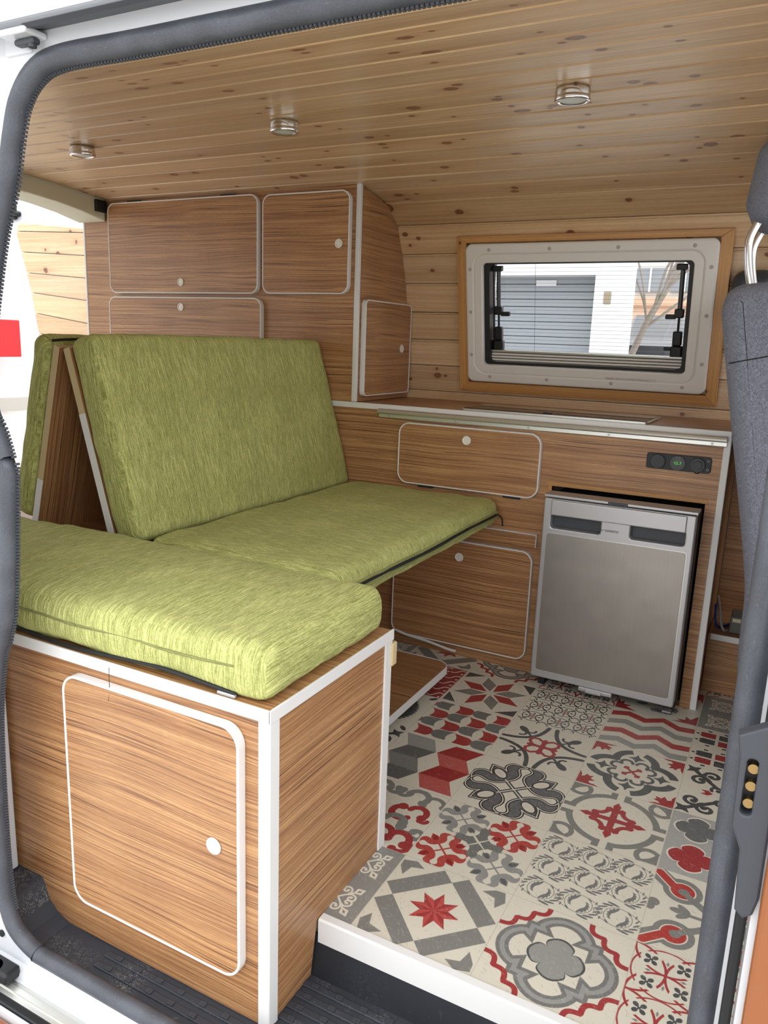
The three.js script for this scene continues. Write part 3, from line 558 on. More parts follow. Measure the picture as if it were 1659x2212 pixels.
// ---------------------------------------------------------------- cabinets
const knobGeo = (() => new THREE.LatheGeometry([[0, 0.0022], [0.0078, 0.0022], [0.0084, 0.0012], [0.0092, 0.0012], [0.0098, 0.003], [0.0118, 0.0034], [0.0134, 0.0022], [0.0138, 0], [0, 0]].map(([a, b]) => new THREE.Vector2(a, b)), 28).rotateX(Math.PI / 2))();
// a lift-up door in the plane z = 0 of its parent, facing +z
function cabinetDoor(parent, cx, cy, w, h, r, kx, ky, thick = 0.016) {
  const g = extrude(rrShape(w - 0.008, h - 0.008, r - 0.004), thick, 0.0005);
  const d = part('door', lam(g), M.laminate, parent); d.position.set(cx, cy, 0);
  const s = rrShape(w, h, r); s.holes.push(rrShape(w - 0.0085, h - 0.0085, r - 0.004, 0, 0, THREE.Path));
  part('edge_trim', extrude(s, thick + 0.0015, 0.0018, 14), M.white, d);
  const k = part('knob', knobGeo, M.knob, d); k.position.set(kx - cx, ky - cy, thick);
  return d;
}
{ // kitchen unit along the far wall
  const c = thing('kitchen_cabinet', 'low brown woodgrain kitchen cabinet holding the fridge', 'cabinet');
  const s = poly([[-1.79, 0], [0.414, 0], [0.414, 0.735], [-1.79, 0.735]]); s.holes.push(poly([[-0.012, 0.003], [0.386, 0.003], [0.386, 0.562], [-0.012, 0.562]], THREE.Path));
  part('front_panel', lam(extrude(s, 0.016).translate(0, 0, -0.016)), M.laminate, c);
  part('corner_strip', box(0.412, 0.4285, 0.0, 0.735, -0.02, 0.002, 0.002), M.white, c);
  part('side_panel', lam(box(0.408, 0.424, 0, 0.735, -0.37, -0.02, 0), 'z'), M.laminate, c);
  part('fridge_trim', [grainUV(box(-0.028, 0.392, 0.562, 0.573, -0.014, 0.0015, 0.002), 'x', PINE[0], PINE[1])], M.trimPine, c);
  part('fridge_trim', grainUV(box(-0.024, -0.012, 0.0, 0.562, -0.02, 0.0012, 0.002), 'y', PINE[0], PINE[1]), M.trimPine, c);
  const A = new THREE.Group();
  const d1 = cabinetDoor(c, -0.2675, 0.612, 0.441, 0.184, 0.034, -0.268, 0.667);
  const d2 = cabinetDoor(c, -0.2675, 0.2015, 0.443, 0.331, 0.034, -0.27, 0.317);
  for (const x of [-0.42, -0.15]) part('door_hinge', box(x, x + 0.05, 0.513, 0.522, 0, 0.012, 0.002), M.black, c);
  part('support_batten', lam(box(-0.62, -0.042, 0.381, 0.417, 0.0005, 0.016)), M.laminate, c);
  part('batten_edging', [box(-0.62, -0.0405, 0.417, 0.4195, 0, 0.0165, 0.0008), box(-0.042, -0.0398, 0.3805, 0.419, 0, 0.0165, 0.0008)], M.white, c);
  part('loose_edging', tube([[-0.472, 0.044, 0.0155], [-0.43, 0.036, 0.0165], [-0.36, 0.031, 0.018], [-0.29, 0.022, 0.021], [-0.262, 0.021, 0.022]], 0.0042, 30, 8), M.white, c);
}
{ // worktop
  const c = thing('worktop', 'brown woodgrain worktop with a white front edge', 'worktop');
  part('top', lam(box(-1.79, 0.4255, 0.735, 0.7495, -0.375, -0.002, 0.001)), M.laminate, c);
  part('front_edging', box(-1.79, 0.4265, 0.7335, 0.7505, -0.003, 0.0018, 0.001), M.white, c);
  const r = thing('worktop_rail', 'aluminium table rail screwed along the front of the worktop edge', 'rail');
  part('rail', alongX([[0.002, 0.712], [0.006, 0.711], [0.008, 0.713], [0.008, 0.7225], [0.012, 0.7235], [0.018, 0.7235], [0.0205, 0.7265], [0.0215, 0.731], [0.0195, 0.7355], [0.015, 0.738], [0.002, 0.738]], -0.562, 0.4185), M.alu, r);
  for (const x of [-0.528, -0.31, -0.09, 0.13, 0.385]) part('screw', cyl(0.0034, 0.0034, 0.002, x, 0.7175, 0.0086, 'z', 12), M.silver, r);
}
{ // glass lid of the cooker
  const c = thing('cooker_lid', 'brown tinted glass cooker lid with a steel rim on the worktop', 'cooker');
  const s = rrShape(0.53, 0.225, 0.012);
  const lay = (g, y) => g.rotateX(-Math.PI / 2).translate(-0.042, y, -0.13);
  part('glass_lid', lay(extrude(rrShape(0.52, 0.215, 0.01), 0.005, 0.001), 0.7522), phy({ color: '#4a3a2c', roughness: 0.08, clearcoat: 0.6 }), c);
  s.holes.push(rrShape(0.519, 0.214, 0.009, 0, 0, THREE.Path));
  part('steel_rim', lay(extrude(s, 0.0055), 0.7497), M.alu, c);
  part('lid_catch', box(-0.062, -0.038, 0.7568, 0.7615, -0.034, -0.026, 0.001), M.black, c);
}
{ // tall cabinet over the worktop
  const c = thing('tall_cabinet', 'tall brown woodgrain cupboard standing on the worktop up to the ceiling', 'cabinet');
  part('front_panel', lam(box(-1.805, -0.668, 0.751, 1.389, -0.018, -0.002, 0.0005)), M.laminate, c);
  const pr = [[-0.018, 0.751], [-0.018, CEIL(-0.018) - 0.003], [-0.1, CEIL(-0.1) - 0.003], [-0.16, 1.356]].concat(WALL.filter(([y]) => y > 0.76 && y < 1.35).map(([y, z]) => [z + 0.002, y]).reverse(), [[-0.37, 0.751]]);
  part('side_panel', lam(alongX(pr, -0.67, -0.654), 'z'), M.laminate, c);
  part('corner_strip', box(-0.667, -0.652, 0.751, 1.389, -0.014, -0.0005, 0.002), M.white, c);
  part('end_strip', box(-1.812, -1.803, 0.751, 1.36, -0.02, 0.0, 0.002), M.white, c);
  const f = new THREE.Group();
  const dz = -0.002;
  for (const a of [[-1.3425, 1.2235, 0.655, 0.303, 0.03, -1.338, 1.109], [-0.8385, 1.2215, 0.319, 0.298, 0.03, -0.715, 1.219], [-1.3405, 0.912, 0.677, 0.296, 0.03, -1.340, 1.027]]) { const d = cabinetDoor(c, ...a); d.position.z = dz; }
  for (const x of [-1.17, -1.58]) part('door_hinge', box(x, x + 0.06, 1.373, 1.38, -0.002, 0.01, 0.002), M.black, c);
  const sd = cabinetDoor(c, 0, 0, 0.318, 0.294, 0.018, 0, 0); // the door in the side, turned to face the cab
  sd.rotation.y = Math.PI / 2; sd.position.set(-0.6535, 0.914, -0.184);
  sd.children.find((k) => k.name === 'knob').position.set(0.092, 0.001, 0.016);
}
{ // fridge
  const c = thing('fridge', 'small silver fridge with a brushed steel door panel in the kitchen cabinet', 'fridge');
  const zf = 0.109;
  part('body', box(0.004, 0.381, 0.022, 0.55, -0.34, 0.066, 0.004), M.black, c);
  part('top_frame', box(-0.002, 0.383, 0.5505, 0.5575, 0.045, 0.106, 0.0015), M.silver, c);
  // door: outline with two handle pockets cut out
  const s = rrShape(0.38, 0.507, 0.006, 0.19, 0.2945);
  s.holes.push(rrShape(0.132, 0.04, 0.008, 0.087, 0.488, THREE.Path)); s.holes.push(rrShape(0.132, 0.04, 0.008, 0.293, 0.488, THREE.Path));
  const d = part('door', extrude(s, 0.04, 0.003).translate(0, 0, zf - 0.04), M.silver, c);
  part('door_liner', box(0.006, 0.374, 0.048, 0.54, zf - 0.044, zf - 0.03, 0.004), M.dark, d);
  for (const x of [0.087, 0.293]) part('handle_pocket', extrude(rrShape(0.13, 0.038, 0.007, x, 0.4885), 0.004).rotateX(0).translate(0, 0, zf - 0.03), M.dark, d);
  part('handle_bar', box(0.0205, 0.3595, 0.504, 0.546, zf - 0.012, zf + 0.005, 0.003, 2), M.silver, d);
  const pn = grainUV(extrude(rrShape(0.352, 0.39, 0.007, 0.19, 0.2585), 0.002, 0.0004).translate(0, 0, zf - 0.0008), 'x', 0.5, 0.4);
  part('steel_panel', pn, M.steel, d);
  const ring = rrShape(0.356, 0.394, 0.009, 0.19, 0.2585); ring.holes.push(rrShape(0.3525, 0.3905, 0.007, 0.19, 0.2585, THREE.Path));
  part('panel_rim', extrude(ring, 0.0012).translate(0, 0, zf - 0.0002), M.alu, d);
  const font = await new FontLoader().loadAsync('fonts/droid/droid_sans_bold.typeface.json');
  const tg = new TextGeometry('DOMETIC', { font, size: 0.0056, depth: 0.0004, curveSegments: 3 }); tg.computeBoundingBox();
  part('lettering', [tg.translate(0.165, 0.479, zf), new THREE.TorusGeometry(0.0022, 0.0006, 6, 14, 4).translate(0.160, 0.4815, zf), new THREE.TorusGeometry(0.0018, 0.0005, 6, 14, 4).rotateZ(2).translate(0.1555, 0.482, zf)], M.dark, d);
  part('top_catch', [box(0.165, 0.215, 0.5465, 0.5572, zf - 0.012, zf - 0.0015, 0.001), box(0.178, 0.204, 0.548, 0.552, zf - 0.01, zf, 0.001)], M.dark, c);
  part('bottom_catch', [box(0.135, 0.225, 0.029, 0.041, zf - 0.024, zf + 0.002, 0.003, 2), box(0.155, 0.198, 0.0285, 0.0375, zf - 0.004, zf + 0.007, 0.002, 2)], M.silver, c);
  for (const x of [0.02, 0.364]) part('foot', box(x - 0.01, x + 0.01, 0.0, 0.024, 0.03, 0.062, 0.002), M.black, c);
  part('foot_clip', box(0.352, 0.374, 0.012, 0.0155, 0.055, 0.082, 0.0005), M.silver, c);
  c.userData.font = undefined; delete c.userData.font; M.font = font;
}
{ // sockets and voltmeter
  const c = thing('socket_panel', 'black socket panel with a green voltmeter on the kitchen cabinet', 'socket panel');
  part('plate', extrude(rrShape(0.157, 0.0405, 0.007, 0.3105, 0.661), 0.005, 0.001).translate(0, 0, 0.0003), M.black, c);
  const blk = std({ color: '#222327', roughness: 0.42 });
  part('socket_cap', [cyl(0.0175, 0.0182, 0.006, 0.2605, 0.6605, 0.008, 'z', 28), new THREE.TorusGeometry(0.0182, 0.0011, 8, 32).translate(0.2605, 0.6605, 0.008)], blk, c);
  part('socket_cap', [cyl(0.0172, 0.018, 0.007, 0.3575, 0.6605, 0.008, 'z', 28), cyl(0.0105, 0.0115, 0.004, 0.3575, 0.6605, 0.0125, 'z', 24), box(0.352, 0.363, 0.638, 0.648, 0.005, 0.011, 0.003, 2)], blk, c);
  const v = part('voltmeter', cyl(0.0185, 0.0185, 0.005, 0.3095, 0.6605, 0.0075, 'z', 30), phy({ color: '#0c0d10', roughness: 0.12 }), c);
  const tg = new TextGeometry('12.7', { font: M.font, size: 0.0072, depth: 0.0003, curveSegments: 4 });
  part('green_digits', tg.translate(0.2995, 0.657, 0.0101), std({ color: '#20301c', emissive: '#7dff66', emissiveIntensity: 0.55 }), v);
  part('meter_lines', [box(0.304, 0.314, 0.673, 0.6738, 0.0099, 0.0103, 0), box(0.302, 0.3165, 0.6675, 0.6685, 0.0099, 0.0103, 0)], std({ color: '#8d9096' }), v);
  for (const y of [0.672, 0.65]) part('screw', new THREE.TorusGeometry(0.0024, 0.0006, 6, 16).translate(0.3815, y, 0.0056), M.silver, c);
}
{ // bench cabinet by the door
  const c = thing('bench_cabinet', 'brown woodgrain bench box with white edges standing in the step well', 'cabinet');
  part('front_panel', lam(box(-1.0, -0.046, -0.092, 0.419, 1.277, 1.293, 0.0005)), M.laminate, c);
  const end = [[0.932, 0.001], [1.13, 0.001], [1.158, 0.001], [1.174, -0.092], [1.289, -0.092], [1.289, 0.419], [0.932, 0.419]];
  part('end_panel', lam(alongX(end, -0.046, -0.0305), 'z'), M.laminate, c);
  part('corner_post', alongY([[-0.0475, 1.2912], [-0.0475, 1.2945], [-0.047, 1.295], [-0.0285, 1.295], [-0.027, 1.2935], [-0.027, 1.2725], [-0.0275, 1.272], [-0.0306, 1.272], [-0.0306, 1.2912]], -0.0925, 0.4183), M.white, c);
  part('corner_post', [box(-0.032, -0.0275, 0.0005, 0.4185, 0.926, 0.95, 0.001)], M.white, c);
  part('top_board', lam(box(-1.0, -0.028, 0.4185, 0.4365, 0.93, 1.294, 0.0005)), M.laminate, c);
  part('top_edging', [box(-1.0, -0.0255, 0.4175, 0.4373, 1.294, 1.2975, 0.001), box(-0.0285, -0.0245, 0.4175, 0.4373, 0.926, 1.2975, 0.001)], M.white, c);
  part('back_panel', lam(box(-1.0, -0.046, 0.001, 0.4185, 0.932, 0.944, 0)), M.laminate, c);
  part('support_batten', box(-0.62, -0.024, 0.366, 0.41, 0.912, 0.9305, 0.003, 2), M.plywood, c);
  const d = cabinetDoor(c, -0.2485, 0.1945, 0.356, 0.417, 0.032, -0.117, 0.203); d.position.z = 1.2932;
}
{ // stowed table top under the seat
  const c = thing('table_top', 'low brown table top with rounded white edge stowed on the floor', 'table');
  const s = rrShape(0.406, 0.74, 0.045), lay = (g, y) => g.rotateX(-Math.PI / 2).translate(-0.412, y, 0.545);
  part('board', lam(lay(extrude(rrShape(0.398, 0.732, 0.041), 0.02), 0.031)), M.laminate, c);
  s.holes.push(rrShape(0.3982, 0.7322, 0.041, 0, 0, THREE.Path));
  part('edging', lay(extrude(s, 0.022, 0.0016, 14), 0.0302), M.white, c);
  part('folded_leg', box(-0.56, -0.53, 0.0005, 0.0305, 0.25, 0.85), M.dark, c);
  part('folded_leg', box(-0.33, -0.30, 0.0005, 0.0305, 0.3, 0.85), M.dark, c);
}
// ---------------------------------------------------------------- seating
function cushionGeo(w, h, d, r, { bulge = 0.006, seed = 1, grain = 'x', wrinkle = 0.0015 } = {}) {
  const n = (L) => Math.max(6, Math.round(L / 0.011)), g = new THREE.BoxGeometry(w, h, d, n(w), n(h), n(d));
  const p = g.attributes.position, N = noiseField(23, 23, seed), N2 = noiseField(9, 7, seed + 9), hw = w / 2, hh = h / 2, hd = d / 2;
  const e = [hw - r, hh - Math.min(r, hh * 0.92), hd - r], rr = [r, Math.min(r, hh * 0.92), r];
  const sq = (t, H, E, R) => t;   // spacing is even
  for (let i = 0; i < p.count; i++) {
    let P = [p.getX(i), p.getY(i), p.getZ(i)];
    const q = P.map((v, k) => clamp(v, -e[k], e[k])), o = P.map((v, k) => (v - q[k]) / rr[k]), l = Math.hypot(...o);
    if (l > 0) { const m = Math.max(...o.map(Math.abs)), f = m / l * 1; P = q.map((v, k) => v + o[k] * f * rr[k] / Math.max(m, 1e-6) * m); }
    const u = P[0] / hw, v = P[2] / hd, up = Math.sign(P[1]) * Math.min(1, Math.abs(P[1]) / hh);
    P[1] += up * bulge * (1 - u * u) * (1 - v * v) + 0;
    P[0] += u * bulge * 0.6 * (1 - up * up) * (1 - v * v) * 0.7; P[2] += v * bulge * 0.6 * (1 - up * up) * (1 - u * u) * 0.7;
    const wv = wrinkle * ((N(P[0] * 1.1 + 7, P[2] * 1.1 + P[1] * 2 + 3) - 0.5) + 1.4 * (N2(P[0] + 3, P[2] + P[1] + 5) - 0.5));
    P[1] += wv * up; P[0] += wv * u * 0.7; P[2] += wv * v * 0.7;
    p.setXYZ(i, ...P);
  }
  const un = g.toNonIndexed ? g : g; smoothByPlace(un);
  // ribs of the weave run over the top and down the sides along the grain axis
  const uv = g.attributes.uv, nn = new THREE.BoxGeometry(w, h, d, n(w), n(h), n(d)).attributes.normal, ax = grain === 'x' ? 0 : 2, ot = 2 - ax;
  for (let i = 0; i < p.count; i++) {
    const P = [p.getX(i), p.getY(i), p.getZ(i)], m = Math.abs(nn.getX(i)) > 0.5 ? 0 : Math.abs(nn.getY(i)) > 0.5 ? 1 : 2;
    if (m === 1) uv.setXY(i, P[ax] / FAB, P[ot] / FAB);
    else if (m === ax) uv.setXY(i, (P[ax] - P[1] * Math.sign(P[ax])) / FAB, P[ot] / FAB);
    else uv.setXY(i, P[ax] / FAB, (P[ot] - P[1] * Math.sign(P[ot])) / FAB);
  }
  return g;
}
{ // bench cushion
  const c = thing('bench_cushion', 'lime green bench cushion lying on the box nearest the door', 'cushion', 'green woven cushions');
  const m = part('cover', cushionGeo(0.985, 0.082, 0.352, 0.025, { seed: 101, grain: 'z', bulge: 0.012, wrinkle: 0.004 }), M.fabric, c);
  c.position.set(-0.5285, 0.4785, 1.1145);
  const z = 0.1775; const zip = [];
  for (let i = 0; i <= 12; i++) { const X = -0.42 + i * 0.0715, u = X / 0.4925; zip.push([X, -0.031 - 0.005 * Math.sin(i * 1.1) - 0.002 * i / 12, 0.1735 + 0.004 * (1 - u * u) + 0.0012 * Math.sin(i * 0.8)]); }
  part('zipper', tube(zip, 0.0032, 80, 6), M.zipper, c);
  part('zip_pull', [box(0.405, 0.438, -0.042, -0.036, 0.172, 0.178, 0.002)], M.silver, c);
  const seam = []; for (let i = 0; i <= 14; i++) { const X = -0.46 + i * 0.064, u = X / 0.4925; seam.push([X, 0.006 + 0.002 * Math.sin(i * 1.9), 0.1752 + 0.0052 * (1 - u * u)]); }
  part('seam', tube(seam, 0.0024, 70, 6), M.fabric, c);
  part('loose_thread', tube([[0.19, -0.042, 0.176], [0.205, -0.06, 0.191], [0.208, -0.08, 0.194], [0.205, -0.1, 0.1945]], 0.0005, 20, 5), M.zipper, c);
}
{ // seat
  const c = thing('seat_cushion', 'green seat cushion in front of the backrest reaching the kitchen cabinet', 'cushion', 'green woven cushions');
  part('cover', cushionGeo(0.486, 0.076, 0.885, 0.027, { seed: 111, grain: 'x', bulge: 0.008, wrinkle: 0.003 }), M.fabric, c);
  c.position.set(-0.398, 0.4725, 0.4625);
  const zip = []; for (let i = 0; i <= 24; i++) { const z = 0.415 - i * 0.0348, v = z / 0.4425; zip.push([0.2437 + 0.0036 * (1 - v * v), -0.004 + 0.0015 * Math.sin(i * 0.45), z]); }
  part('zipper', tube(zip, 0.0034, 120, 8), M.zipper, c);
  part('piping', tube(zip.map(([a, b, z]) => [a, b - 0.0085, z]), 0.0034, 120, 8), M.fabric, c);
  part('piping', tube(zip.map(([a, b, z]) => [a - 0.0005, b + 0.0075, z]), 0.0032, 120, 8), M.fabric, c);
  part('zip_pull', tube([[0.245, -0.006, -0.43], [0.255, -0.018, -0.438], [0.258, -0.04, -0.44]], 0.0022, 12, 6), M.zipper, c);
  const b = thing('seat_board', 'wooden board carrying the green seat cushion', 'board');
  part('board', lam(box(-0.62, -0.2, 0.4205, 0.4335, 0.02, 0.91, 0.001)), M.laminate, b);
}
{ // folding backrest boards
  const c = thing('folding_backrest', 'pair of hinged woodgrain boards standing like a tent behind the seat', 'backrest');
  const L = 0.455, mk = (x, y, ang, sgn, topWhite) => {
    const g = new THREE.Group();
    const b = part(sgn > 0 ? 'front_board' : 'rear_board', lam(box(-0.0085, 0.0085, 0, L, 0.022, 0.9, 0.0005), 'y'), M.laminate, c);
    b.position.set(x, y, 0); b.rotation.z = ang;
    part('raw_edge', box(-0.009, 0.009, topWhite, L, 0.9, 0.9012, 0), M.plywood, b);
    part('white_edging', box(-0.0095, 0.0095, 0, topWhite, 0.9, 0.902, 0.0005), M.white, b);
    part('top_edge', box(-0.0088, 0.0088, L, L + 0.001, 0.022, 0.9, 0), M.plywood, b);
    return b;
  };
  const fb = mk(-0.737, 0.461, 0.277, 1, 0.31), rb = mk(-1.006, 0.461, -0.255, -1, 0.14);
  // cushions on either face
  const f = thing('back_cushion', 'green backrest cushion leaning against the folding board', 'cushion', 'green woven cushions');
  const geo = cushionGeo(0.462, 0.082, 0.9, 0.024, { seed: 121, grain: 'x', bulge: 0.008, wrinkle: 0.003 }).rotateZ(Math.PI / 2); // thickness along x, height along y
  part('cover', geo, M.fabric, f);
  f.rotation.z = 0.277; const a = 0.277; f.position.set(-0.737 + Math.cos(a) * 0.0515 - Math.sin(a) * 0.2395, 0.461 + Math.sin(a) * 0.0515 + Math.cos(a) * 0.2395, 0.4565);
  const zz = []; for (let i = 0; i <= 8; i++) zz.push([-0.012 + 0.0025 * Math.sin(i * 2.1), -0.19 + i * 0.046, 0.4395]); part('seam', tube(zz, 0.0016, 50, 5), M.zipper, f);
  part('zipper', tube([[-0.024, 0.2165, 0.41], [-0.026, 0.2195, 0.37], [-0.025, 0.2205, 0.3], [-0.024, 0.2205, 0.2]], 0.0028, 20, 6), M.zipper, f);
  const r = thing('rear_cushion', 'green cushion hanging on the rear side of the folding boards', 'cushion', 'green woven cushions');
  part('cover', cushionGeo(0.44, 0.068, 0.88, 0.03, { seed: 131, grain: 'x', bulge: 0.006, wrinkle: 0.003 }).rotateZ(Math.PI / 2), M.fabric, r);
  const b2 = -0.255; r.rotation.z = b2; r.position.set(-1.006 - Math.cos(b2) * 0.0445 - Math.sin(b2) * 0.248, 0.461 - Math.sin(b2) * 0.0445 + Math.cos(b2) * 0.248, 0.4675);
  part('zipper', tube([[0.026, 0.215, 0.43], [0.03, 0.219, 0.4], [0.03, 0.221, 0.33], [0.028, 0.22, 0.25]], 0.003, 20, 6), M.zipper, r);
  const p = thing('bed_platform', 'woodgrain bed platform under the folding boards', 'platform');
  part('deck', lam(box(-1.75, -0.648, 0.44, 0.46, 0.02, 0.92, 0.001)), M.laminate, p);
  part('front_board', lam(box(-0.664, -0.648, 0.001, 0.44, 0.022, 0.91, 0), 'z'), M.laminate, p);
  part('rear_board', lam(box(-1.75, -1.734, 0.001, 0.44, 0.022, 0.92, 0), 'z'), M.laminate, p);
}
// ---------------------------------------------------------------- window
{
  const W = thing('window_1', 'white framed hinged camper window in a pine surround above the worktop', 'window', null, 'structure');
  W.position.set(-0.0475, 1.0265, -0.307); W.rotation.x = 0.206;
  const hw = 0.3995, hh = 0.2445, t = 0.022, mitre = (pts, grain, ou) => grainUV(extrude(poly(pts), 0.02, 0.0015).translate(0, 0, -0.013), grain, PINE[0], PINE[1], ou, 0.31);
  const tp = 0.0195, ts = 0.031;
  part('pine_surround', mitre([[-hw, hh], [hw, hh], [hw - ts, hh - tp], [-hw + ts, hh - tp]], 'x', 0.1), M.trimPine, W);
  part('pine_surround', mitre([[-hw, -hh], [-hw + ts, -hh + tp + 0.012], [hw - ts, -hh + tp + 0.012], [hw, -hh]], 'x', 0.6), M.trimPine, W);
  part('pine_surround', mitre([[-hw, -hh], [-hw, hh], [-hw + ts, hh - tp], [-hw + ts, -hh + tp + 0.012]], 'y', 0.3), M.trimPine, W);
  part('pine_surround', mitre([[hw, -hh], [hw - ts, -hh + tp + 0.012], [hw - ts, hh - tp], [hw, hh]], 'y', 0.8), M.trimPine, W);
  // moulded frame: outer flange and raised inner step
  const o = [0, 0.0065, 0.737, 0.431], i1 = [-0.0035, 0.006, 0.622, 0.318];
  const sh = rrShape(o[2], o[3], 0.022, o[0], o[1]); sh.holes.push(rrShape(i1[2] + 0.05, i1[3] + 0.05, 0.036, i1[0], i1[1], THREE.Path));
  const fr = part('frame', extrude(sh, 0.024, 0.006, 12).translate(0, 0, -0.008), M.window, W);
  const s2 = rrShape(i1[2] + 0.052, i1[3] + 0.052, 0.036, i1[0], i1[1]); s2.holes.push(rrShape(i1[2], i1[3], 0.014, i1[0], i1[1], THREE.Path));
  part('inner_step', extrude(s2, 0.022, 0.0025, 12).translate(0, 0, -0.0085), M.window, fr);
  const sc = (x, y) => part('screw_cap', new THREE.LatheGeometry([[0, 0.0016], [0.003, 0.0016], [0.0036, 0.0008], [0.0042, 0.0014], [0.0052, 0.0008], [0.0056, 0]].map(([a, b]) => new THREE.Vector2(a, b)), 18).rotateX(Math.PI / 2).translate(x, y, 0.016), std({ color: '#b9b4ad', roughness: 0.5 }), fr);
  for (const x of [-0.29, -0.1, 0.1, 0.305]) { sc(x, 0.204); sc(x, -0.19); }
  for (const y of [0.147, 0.016, -0.12]) { sc(-0.353, y); sc(0.352, y); }
  // dark gasket, pane
  const gs = rrShape(i1[2] + 0.02, i1[3] + 0.02, 0.016, i1[0], i1[1]); gs.holes.push(rrShape(0.592, 0.306, 0.018, i1[0] + 0.001, i1[1] - 0.0, THREE.Path));
  part('gasket', extrude(gs, 0.052).translate(0, 0, -0.062), M.black, W);
  const rv = rrShape(0.70, 0.40, 0.02, 0, 0.006); rv.holes.push(rrShape(0.634, 0.33, 0.016, i1[0], i1[1], THREE.Path));
  part('added_leak_block', extrude(rv, 0.07).translate(0, 0, -0.115), M.black, W);  // added hidden ring that keeps light from leaking into the wall cavity
  part('pane', extrude(rrShape(0.6, 0.316, 0.018, i1[0], i1[1]), 0.003).translate(0, 0, -0.066), M.glass, W);
  // fine lines of the pleated screen behind the frame
  const lines = []; for (let k = 0; k < 23; k++) lines.push(box(-0.3, 0.294, -0.104 + k * 0.0117, -0.1034 + k * 0.0117, -0.0565, -0.056, 0));
  part('screen_pleats', lines, std({ color: '#6c6e70', roughness: 0.8 }), W);
  part('screen_cord', box(-0.164, -0.1632, -0.12, 0.158, -0.055, -0.0543, 0), M.dark, W);
  // roller blind cassette in the bottom of the opening
  for (let k = 0; k < 5; k++) part('blind_slat', cyl(0.0036, 0.0036, 0.62, 0, 0, 0, 'x', 12).translate(-0.0035, -0.15 + k * 0.0085, -0.022 - k * 0.003), M.window, W);
  part('blind_back', box(-0.313, 0.306, -0.156, -0.112, -0.046, -0.041, 0), M.dark, W);
  part('blind_rail', box(-0.313, 0.306, -0.118, -0.111, -0.036, -0.028, 0.002), M.alu, W);
  // two stays
  for (const s of [-1, 1]) {
    const st = part('stay', [cyl(0.0068, 0.0068, 0.11, 0, 0.075, 0, 'y', 14)], std({ color: '#55565a', roughness: 0.35, metalness: 0.5 }), W);
    st.position.set(s < 0 ? -0.279 : 0.272, 0.004, -0.042);
    part('stay_bracket', [box(-0.018, 0.012, 0.13, 0.146, -0.01, 0.008, 0.002)], M.black, st);
    part('stay_knob', [box(-0.013, 0.013, -0.004, 0.022, -0.011, 0.011, 0.004, 2), box(s < 0 ? 0.008 : -0.038, s < 0 ? 0.038 : -0.008, -0.008, 0.006, -0.006, 0.008, 0.003, 2), cyl(0.0035, 0.0035, 0.04, 0, -0.022, 0, 'y', 10)], M.black, st);
    part('stay_foot', [box(-0.013, 0.013, -0.085, -0.042, -0.01, 0.01, 0.005, 2), box(-0.017, 0.017, -0.118, -0.085, -0.012, 0.012, 0.006, 2), ...(s > 0 ? [box(-0.036, -0.01, -0.1, -0.088, -0.006, 0.006, 0.003)] : [])], M.black, st);
    part('stay_post', box(s < 0 ? -0.026 : 0.016, s < 0 ? -0.016 : 0.026, -0.12, 0.15, -0.012, -0.004, 0.002), M.black, st);
  }
  // printed notice
  const cv = document.createElement('canvas'); cv.width = 1024; cv.height = 64; const x = cv.getContext('2d');
  x.fillStyle = '#dedbd5'; x.fillRect(0, 0, 1024, 64); x.strokeStyle = '#8a6a66'; x.lineWidth = 3; x.strokeRect(2, 2, 1020, 60); x.fillStyle = '#7a3a3a'; x.font = 'bold 30px sans-serif'; x.fillText('WARNING:', 24, 43); x.fillStyle = '#5a4a4a'; x.fillText('Please do not use chemicals on inside fly screen', 210, 43);
  const tx = new THREE.CanvasTexture(cv); tx.colorSpace = THREE.SRGBColorSpace;
  const nt = new THREE.PlaneGeometry(0.145, 0.0075).translate(0.155, -0.1755, 0.0143);
  part('notice', nt, std({ map: tx, roughness: 0.5 }), fr);
}
// ---------------------------------------------------------------- ceiling lamps
{
  const ring = new THREE.LatheGeometry([[0.024, 0.001], [0.0255, -0.0005], [0.031, -0.0015], [0.0335, 0.001], [0.033, 0.006], [0.0315, 0.0075], [0.0322, 0.009], [0.0322, 0.018], [0.0308, 0.019], [0.0308, 0.024], [0, 0.024]].map(([a, b]) => new THREE.Vector2(a, b)), 40);
  const spots = [[0.112, 0.545, 'round chrome ceiling spotlight above the floor, rightmost and largest of the three'], [-0.54, 0.545, 'round chrome ceiling spotlight above the backrest, middle of the three'], [-1.2, 0.53, 'round chrome ceiling spotlight nearest the rear doors']];
  for (const [x, z, label] of spots) {
    const c = thing('ceiling_spotlight', label, 'light', 'ceiling spotlights');
    c.position.set(x, CEIL(z) - 0.0235, z); c.rotation.x = Math.atan(0.31 * (z - 0.42)) * 1;
    part('ring', ring, M.chrome, c);
    part('lens', cyl(0.0252, 0.0252, 0.002, 0, 0.0022, 0, 'y', 32), M.frosted, c);
  }
}
